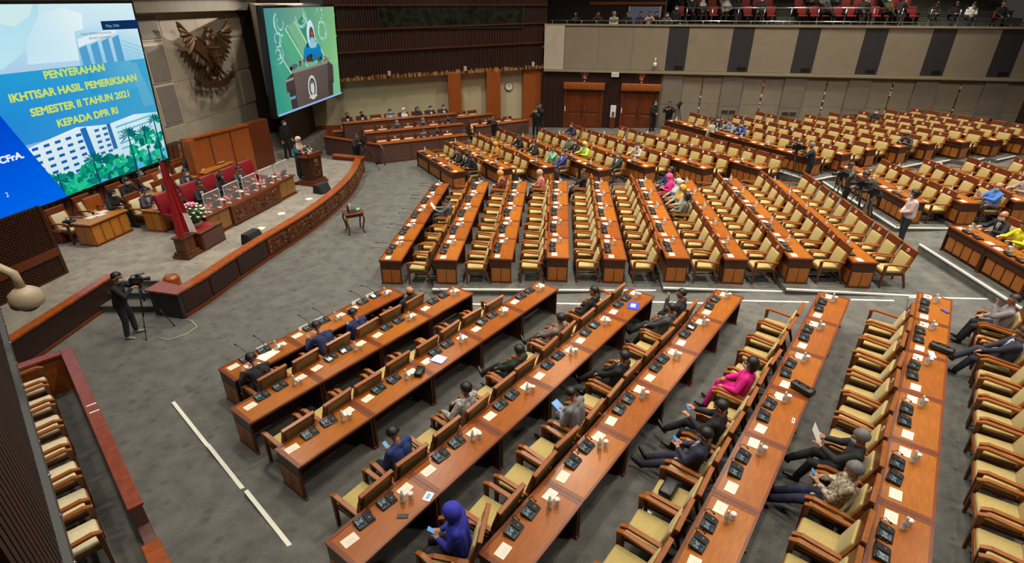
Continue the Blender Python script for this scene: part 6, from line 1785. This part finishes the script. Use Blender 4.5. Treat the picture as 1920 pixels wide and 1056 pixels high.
person('camera operator in black bending to the camera before the gallery partition', 'film', (-7.45, 26.0, 0), -.6, (22, 22, 24), hair='short')
person('speaker in a cream headscarf and teal jacket standing at the lectern', 'speak', (-8.75, 22.15, HS + .15), -math.radians(20), (20, 88, 100), bottom=(24, 40, 44), hij=(206, 186, 160))
person('guard in black standing in the dark passage behind the lectern', 'stand', (-10.75, 26.0, HS), -.4, (20, 20, 22), mask='mask_white', scale=1.05)
person('photographer in black before the smaller gallery box holding up a camera', 'photo', (-.95, 30.1, gz(-.95, 30.1)), -2.4, (22, 22, 24), bottom=(26, 26, 30))
person('photographer in black raising a camera by the wood column', 'photo', (1.35, 31.6, gz(1.35, 31.6)), -1.9, (24, 24, 26), hair='short', mask='mask_white')
person('second photographer in black behind the first by the wood column', 'photo', (1.65, 32.3, gz(1.65, 32.3)), -2.1, (20, 20, 22), scale=1.06)
person('person in a black dress standing sideways before the second double door', 'fold', (8.15, 32.3, gz(8.15, 32.3)), -1.0, (22, 22, 26), hair='long', mask='mask_white')
person('camera operator in black against the grey wall beside the second double door', 'film', (8.95, 31.9, gz(9, 32)), -2.0, (24, 24, 26))
tripod('tall tripod by the grey wall near the second double door', (9.35, 31.5, gz(9.4, 31.5)), 1.5, .3); video_camera('video camera on the tall tripod by the grey wall', (9.35, 31.5, gz(9.4, 31.5) + 1.5), -2.2)
person('camera operator in black seen from behind in the middle aisle', 'film', (12.0, 21.55, gz(12, 21.5)), 2.6, (22, 24, 26), bottom=(20, 20, 22), hair='grey', scale=1.04)
tripod('tripod with long legs in the middle aisle', (11.45, 21.85, gz(11.5, 21.8)), 1.45, .1, .55); video_camera('large video camera on a tripod in the middle aisle', (11.45, 21.85, gz(11.5, 21.8) + 1.45), 2.8, k=1.3)
person('crew member in a dark green shirt bending over cameras by the press-side block', 'bend', (12.25, 17.75, gz(12.2, 17.7)), 2.6, (30, 40, 36), bottom=(120, 104, 84), scale=1.08)
person('crew member in a grey camouflage jacket behind the press tripods', 'film', (12.1, 18.9, gz(12, 19)), 3.0, (110, 104, 96), kind='camo', hair='cap')
person('person in a pale pink shirt standing in the aisle with a small camera', 'fold', (12.15, 15.7, gz(12.1, 15.7)), 2.9, (214, 190, 186), bottom=(40, 48, 52), hair='long', mask='mask_white')
for i, (x, y, a) in enumerate(((11.55, 18.6, 2.9), (11.6, 17.5, 2.7), (11.5, 16.7, 3.0))):
    tripod('%s press tripod from the balcony side, at the press-side block' % ORD[i], (x, y, gz(x, y)), 1.3, .4 * i, .45); video_camera('%s press video camera from the balcony side, at the press-side block' % ORD[i], (x, y, gz(x, y) + 1.3), a)
person('person in a grey patterned shirt walking along the front of the balcony-side block', 'stand', (9.75, 27.0, gz(9.75, 27)), 2.3, (124, 124, 124), kind='batik')
# stage staff
STP = [(-13.0, 16.95, 'person in a black headscarf at the back desk below the big screen', 'desk', (26, 26, 30), dict(hij=(22, 22, 26), mask='mask_white')),
       (-12.0, 17.1, 'person in a charcoal suit writing behind the flag', 'desk', (54, 56, 64), dict(suit=True, mask='mask_white')),
       (-13.4, 18.3, 'person in a black cap and dark jacket on the stage', 'desk', (26, 26, 30), dict(hair='cap', mask='mask_white')),
       (-13.3, 19.2, 'person in a black suit and blue mask on the stage', 'rest', (30, 30, 36), dict(mask='mask_blue', suit=True)),
       (-12.95, 19.75, 'person in a white headscarf and white blouse on the stage', 'desk', (206, 200, 200), dict(hij=(190, 190, 192))),
       (-12.95, 21.5, 'person in dark clothes and blue mask at the printer desk', 'desk', (40, 40, 46), dict(mask='mask_blue')),
       (-11.9, 19.35, 'person in a charcoal suit and white mask behind the burgundy chairs', 'desk', (48, 50, 60), dict(suit=True, mask='mask_white')),
       (-12.1, 18.55, 'person in black looking down behind the burgundy chairs', 'desk', (28, 28, 32), dict(mask='mask_white'))]
for x, y, lb, ps, c, kw in STP:
    person(lb, ps, (x, y, HS), -math.radians(12), c, **kw)
PRL = ['person in black with a patterned collar in the first burgundy chair', 'person in a black suit in the second burgundy chair', 'person in a black headscarf in the third burgundy chair', 'person in a dark suit in the fourth burgundy chair']
for i in range(4):
    p = PDM @ Vector((.42 + i * .98, 1.28, .03)); person(PRL[i], 'desk', p, -math.radians(13.6), (28, 28, 34) if i != 3 else (52, 54, 60), suit=(i in (1, 3)), hij=(24, 24, 28) if i == 2 else None)
# gallery guests
GP = [(0, 3, (44, 46, 56), 'short', 'mask_white'), (0, 4, (40, 42, 52), 'short', 'mask_dark'), (1, 2, (60, 66, 84), 'grey', 'mask_white'), (1, 4, (70, 72, 80), 'grey', 'mask_white'), (1, 6, (34, 36, 44), 'short', 'mask_dark'),
      (2, 0, (34, 30, 36), 'short', 'mask_dark'), (2, 1, (40, 36, 36), 'short', 'mask_dark'), (2, 3, (120, 132, 150), 'short', 'mask_white'), (2, 4, (40, 40, 46), None, 'mask_white'), (2, 5, (26, 26, 30), 'long', 'mask_blue'), (2, 6, (30, 30, 34), 'short', 'mask_white'), (2, 7, (38, 40, 48), 'short', 'mask_white')]
CN = {(44, 46, 56): 'slate', (40, 42, 52): 'dark slate', (60, 66, 84): 'blue grey', (70, 72, 80): 'grey', (34, 36, 44): 'dark grey', (34, 30, 36): 'plum black', (40, 36, 36): 'dark brown', (120, 132, 150): 'pale blue', (40, 40, 46): 'charcoal', (26, 26, 30): 'black', (30, 30, 34): 'jet black', (38, 40, 48): 'navy black'}
for (j, i, c, h, m) in GP:
    s0, s1, y, zb = G1[j]; p = GB @ Vector((GS1[j][i], y + .8, zb)); d_ = GB.to_3x3() @ Vector((0, -1, 0))
    person('guest in %s clothes, %s seat of %s row, larger gallery box' % (CN[c], ORD[i], ORD[j]), 'desk' if j < 2 else 'rest', p, math.atan2(d_.y, d_.x), c, hair=h or 'short', hij=None if h else (214, 212, 206), mask=m, suit=(h == 'short'))
# balcony: red seats and spectators
BSEAT = [part('seat', lambda q: q.rbox(-.2, .24, -.24, .24, .36, .44, .03, 'cushion_red')), part('backrest', lambda q: q.rbox(-.03, .03, -.24, .24, 0, .46, .02, 'cushion_red', Matrix.Translation((-.2, 0, .42)) @ Matrix.Rotation(-.15, 4, 'Y'))), part('frame', lambda q: (q.box(-.2, .2, -.26, -.235, 0, .55, 'black'), q.box(-.2, .2, .235, .26, 0, .55, 'black')))]
rq = random.Random(77); fd = BACKW.to_3x3() @ Vector((0, -1, 0)); fa = math.atan2(fd.y, fd.x)
TOPS = [((30, 30, 34), 'black'), ((44, 64, 50), 'dark green'), ((150, 146, 130), 'pale grey'), ((60, 62, 70), 'slate'), ((190, 180, 168), 'cream'), ((80, 40, 40), 'maroon'), ((40, 70, 90), 'teal'), ((120, 110, 50), 'khaki'), ((70, 60, 56), 'brown')]
for row_, (yy, zz) in enumerate(((1.2, 6.0), (2.15, 6.12), (3.1, 6.46))):
    if row_ == 0: continue
    xs_ = [7.5 + .62 * i for i in range(9)] + [14.1 + .62 * i for i in range(10)]
    for i, s in enumerate(xs_):
        p = BACKW @ Vector((s, yy, zz)); spawn('balcony_seat', BSEAT, 'red upholstered balcony seat, %s from the doors, %s row' % (ORD[i], 'lower' if row_ == 1 else 'upper'), 'chair', p, fa, 'red balcony seats')
        if rq.random() < (.62 if row_ == 1 else .45):
            c, nm = TOPS[rq.randrange(len(TOPS))]; hj = (rq.choice([(30, 30, 34), (200, 196, 186), (60, 64, 80)]) if rq.random() < .3 else None)
            person('spectator in %s top, %s seat from the doors, %s balcony row' % (nm, ORD[i], 'lower' if row_ == 1 else 'upper'), rq.choice(['rest', 'phone', 'cross', 'call', 'phone']), p, fa + rq.uniform(-.3, .3), c, kind=rq.choice(['plain', 'plain', 'batik', 'camo']), hij=hj, mask=rq.choice(['mask_white', 'mask_blue', None]))
for i, (s, lb, ps, c, kw) in enumerate(((1.6, 'spectator in black leaning at the balcony rail above the first door', 'film', (26, 26, 30), {}), (2.9, 'spectator in maroon at the balcony rail, low behind it', 'photo', (80, 50, 46), {}), (3.8, 'spectator in a white shirt and headscarf at the balcony rail', 'fold', (214, 204, 196), dict(hij=(180, 160, 130))),
                                        (4.55, 'spectator in black beside the blue grey board', 'stand', (24, 24, 26), {}), (5.3, 'spectator in dark red before the blue grey board', 'fold', (60, 36, 36), {}), (5.8, 'spectator in a pink and white top before the blue grey board', 'photo', (200, 150, 150), dict(kind='batik')), (6.15, 'photographer in black at the corner of the blue grey board', 'photo', (26, 26, 28), dict(mask='mask_white')),
                                        (6.75, 'camera operator in grey with a large camera on the balcony', 'film', (74, 78, 74), dict(mask='mask_white')), (7.2, 'crew member in black standing by the red balcony seats', 'stand', (28, 26, 28), dict(mask='mask_white')),
                                        (20.2, 'spectator in dark brown at the far part of the balcony rail', 'phone', (52, 44, 38), {}), (21.1, 'spectator in black bowing at the far part of the balcony rail', 'phone', (24, 24, 26), dict(hair='long')), (21.9, 'spectator in white at the far part of the balcony rail', 'phone', (216, 214, 210), dict(mask='mask_white')), (23.3, 'spectator in black on a red seat at the end of the balcony', 'rest', (26, 26, 28), {}))):
    z0 = 5.95 if s < 8 else 6.02
    yv = .75 if s < 8 else 1.0
    if s < 8: z0 = 5.25
    if s < 8: z0 = 5.95; yv = 1.2
    person(lb, ps, BACKW @ Vector((s, yv, z0 - (.96 if s < 6.9 else .62 if s < 8 else .1))), fa, c, **kw)
p = BACKW @ Vector((23.3, 1.0, 5.93)); spawn('balcony_seat', BSEAT, 'dark red seat at the far end of the balcony', 'chair', p, fa, None)
print('people', NPERS, 'poses', len(BODIES))

# ------------------------------------------------------------------ loose things on the desks
def on_desk(blk, k, u, v, h=.7535): return rowpt(ROWD[(blk, k)], u, -v, h)


def loose(name, mesh, label, cat, p, rz):
    o = link(name, mesh); o.location = p; o.rotation_euler = (0, 0, rz); tag(o, label, cat); return o


az_a = -math.radians(217.2)
FOLD = mesh_of(lambda q: (q.rbox(-.12, .12, -.16, .16, 0, .012, .004, 'blue_folder', None, 1), q.box(-.10, .1, -.14, .14, .012, .016, 'white')), 'blue_folder')
loose('blue_folder', mesh_of(lambda q: (q.rbox(-.13, .13, -.17, .17, 0, .012, .004, 'blue_folder', None, 1), q.box(-.05, .06, -.08, .08, .012, .0135, 'white')), 'blue_folder'), 'royal blue folder with a white emblem lying near the far aisle, nearest block', 'folder', on_desk('A', 4, .75, .2), az_a + .3)
loose('white_document', mesh_of(lambda q: (q.rbox(-.15, .15, -.13, .13, 0, .008, .003, 'blue_folder', None, 1), q.box(-.14, .12, -.12, .11, .008, .014, 'white')), 'white_document'), 'white document on a blue folder beside a black pouch, third row, nearest block', 'folder', on_desk('A', 3, 4.0, .28), az_a + .2)
BAG = mesh_of(lambda q: (q.rbox(-.08, .08, -.14, .14, 0, .09, .03, 'black'), q.tube([(-.02, -.1, .085), (0, 0, .1), (.02, .1, .085)], .008, 'dark_metal', 6)), 'black_pouch')
loose('black_pouch', BAG, 'black leather pouch on the third row desk, nearest block', 'bag', on_desk('A', 3, 4.55, .25), az_a + .5)
HB = mesh_of(lambda q: (q.rbox(-.09, .09, -.2, .2, 0, .12, .035, 'black'), q.tube([(0, -.1, .12), (.02, -.05, .16), (.02, .05, .16), (0, .1, .12)], .01, 'black', 6)), 'handbag')
loose('handbag', HB, 'black handbag beside a bottle near the far end of the seventh row, nearest block', 'bag', on_desk('A', 7, 2.6, .12), az_a + 1.3)
loose('handbag', HB, 'black handbag at the delegates edge of the sixth row, nearest block', 'bag', on_desk('A', 6, 4.25, .14), az_a + 1.2)
row = ROWD[('A', 5)]; loose('handbag', mesh_of(lambda q: (q.rbox(-.1, .1, -.17, .17, 0, .16, .03, 'black'), [q.box(-.101, .101, -.16 + .055 * i, -.15 + .055 * i, .02, .14, 'dark_metal') for i in range(6)]), 'quilted_handbag'), 'black quilted handbag lying on an empty armchair, nearest block', 'bag', rowpt(row, L * 8.5 / 2, CHV[('A', 5)] - .05, .49), az_a)
loose('tissue_pack', mesh_of(lambda q: (q.rbox(-.09, .09, -.045, .045, 0, .03, .012, 'cream_cloth'), q.box(-.06, .06, -.01, .01, .03, .033, 'petal_pink')), 'tissue_pack'), 'small striped tissue pack on the same armchair as the quilted handbag', 'tissues', rowpt(row, L * 8.5 / 2 + .17, CHV[('A', 5)] - .14, .49), az_a + 1.2)
loose('mobile_phone', mesh_of(lambda q: q.rbox(-.075, .075, -.038, .038, 0, .009, .004, 'black', None, 1), 'mobile_phone'), 'black phone lying on the desk beside a bottle, fourth row, nearest block', 'phone', on_desk('A', 4, 7.95, .14), az_a + .7)
loose('folded_card', mesh_of(lambda q: (q.box(-.06, .06, -.08, .08, 0, .004, 'white'), q.box(-.025, .025, -.05, .05, .004, .005, 'phone_blue')), 'folded_card'), 'white card with a blue red picture on the fourth row desk, nearest block', 'card', on_desk('A', 4, 7.5, .1), az_a + .3)
loose('name_tag', mesh_of(lambda q: (q.box(-.02, .02, -.07, .07, 0, .004, 'white'), q.box(-.008, .008, -.05, .05, .004, .005, 'gray_metal')), 'name_tag'), 'small white name tag at the desk edge, sixth row, nearest block', 'tag', on_desk('A', 6, 5.15, .08), az_a + .1)
loose('eyeglasses_case', mesh_of(lambda q: q.rbox(-.03, .03, -.09, .09, 0, .03, .014, 'blue_folder'), 'eyeglasses_case'), 'slim dark blue case at the desk edge near the far end, seventh row', 'case', on_desk('A', 7, .75, .12), az_a + .9)
loose('tissue_sheets', mesh_of(lambda q: [q.box(-.05, .05, -.12 + .09 * i, -.05 + .09 * i, 0, .006 + .004 * i, 'white') for i in range(3)], 'tissue_sheets'), 'white folded sheets beside the handbag, seventh row, nearest block', 'paper', on_desk('A', 7, 2.85, .25), az_a + .2)
TENT = mesh_of(lambda q: q.add([(-.03, -.12, 0), (.03, -.12, 0), (0, -.12, .08), (-.03, .12, 0), (.03, .12, 0), (0, .12, .08)], [(0, 1, 2), (5, 4, 3), (0, 2, 5, 3), (1, 4, 5, 2), (0, 3, 4, 1)], 'white'), 'name_card')
for i, u in enumerate((.62, 1.05, 2.1, 2.5, 3.5)):
    loose('name_card', TENT, 'white folded name card on the front desk edge, %s from the far end' % ORD[i], 'card', on_desk('A', 1, u, D - .05), az_a)
loose('open_papers', mesh_of(lambda q: (q.box(-.14, .14, -.2, 0, 0, .006, 'white'), q.box(-.14, .14, .005, .2, 0, .008, 'white')), 'open_papers'), 'open white papers in front of the person writing on the front desk', 'paper', on_desk('A', 1, 3.55, .3), az_a + .2)
loose('open_papers', mesh_of(lambda q: q.box(-.15, .15, -.12, .12, 0, .01, 'white'), 'paper_stack'), 'stack of white papers at the near end of the front desk', 'paper', on_desk('A', 1, 3.95, .2), az_a + .35)
for i, (blk, k, u, v) in enumerate((('A', 4, 4.5, -1.1), ('A', 5, 6.4, -.55))):
    loose('floor_socket', mesh_of(lambda q: (q.box(-.1, .1, -.08, .08, 0, .01, 'steel'), q.box(-.03, .03, -.03, .03, .01, .014, 'black')), 'floor_socket'), 'flat metal floor socket plate behind the %s row, nearest block' % ORD[k - 1], 'socket', rowpt(ROWD[(blk, k)], u, -v, 0.001), az_a)
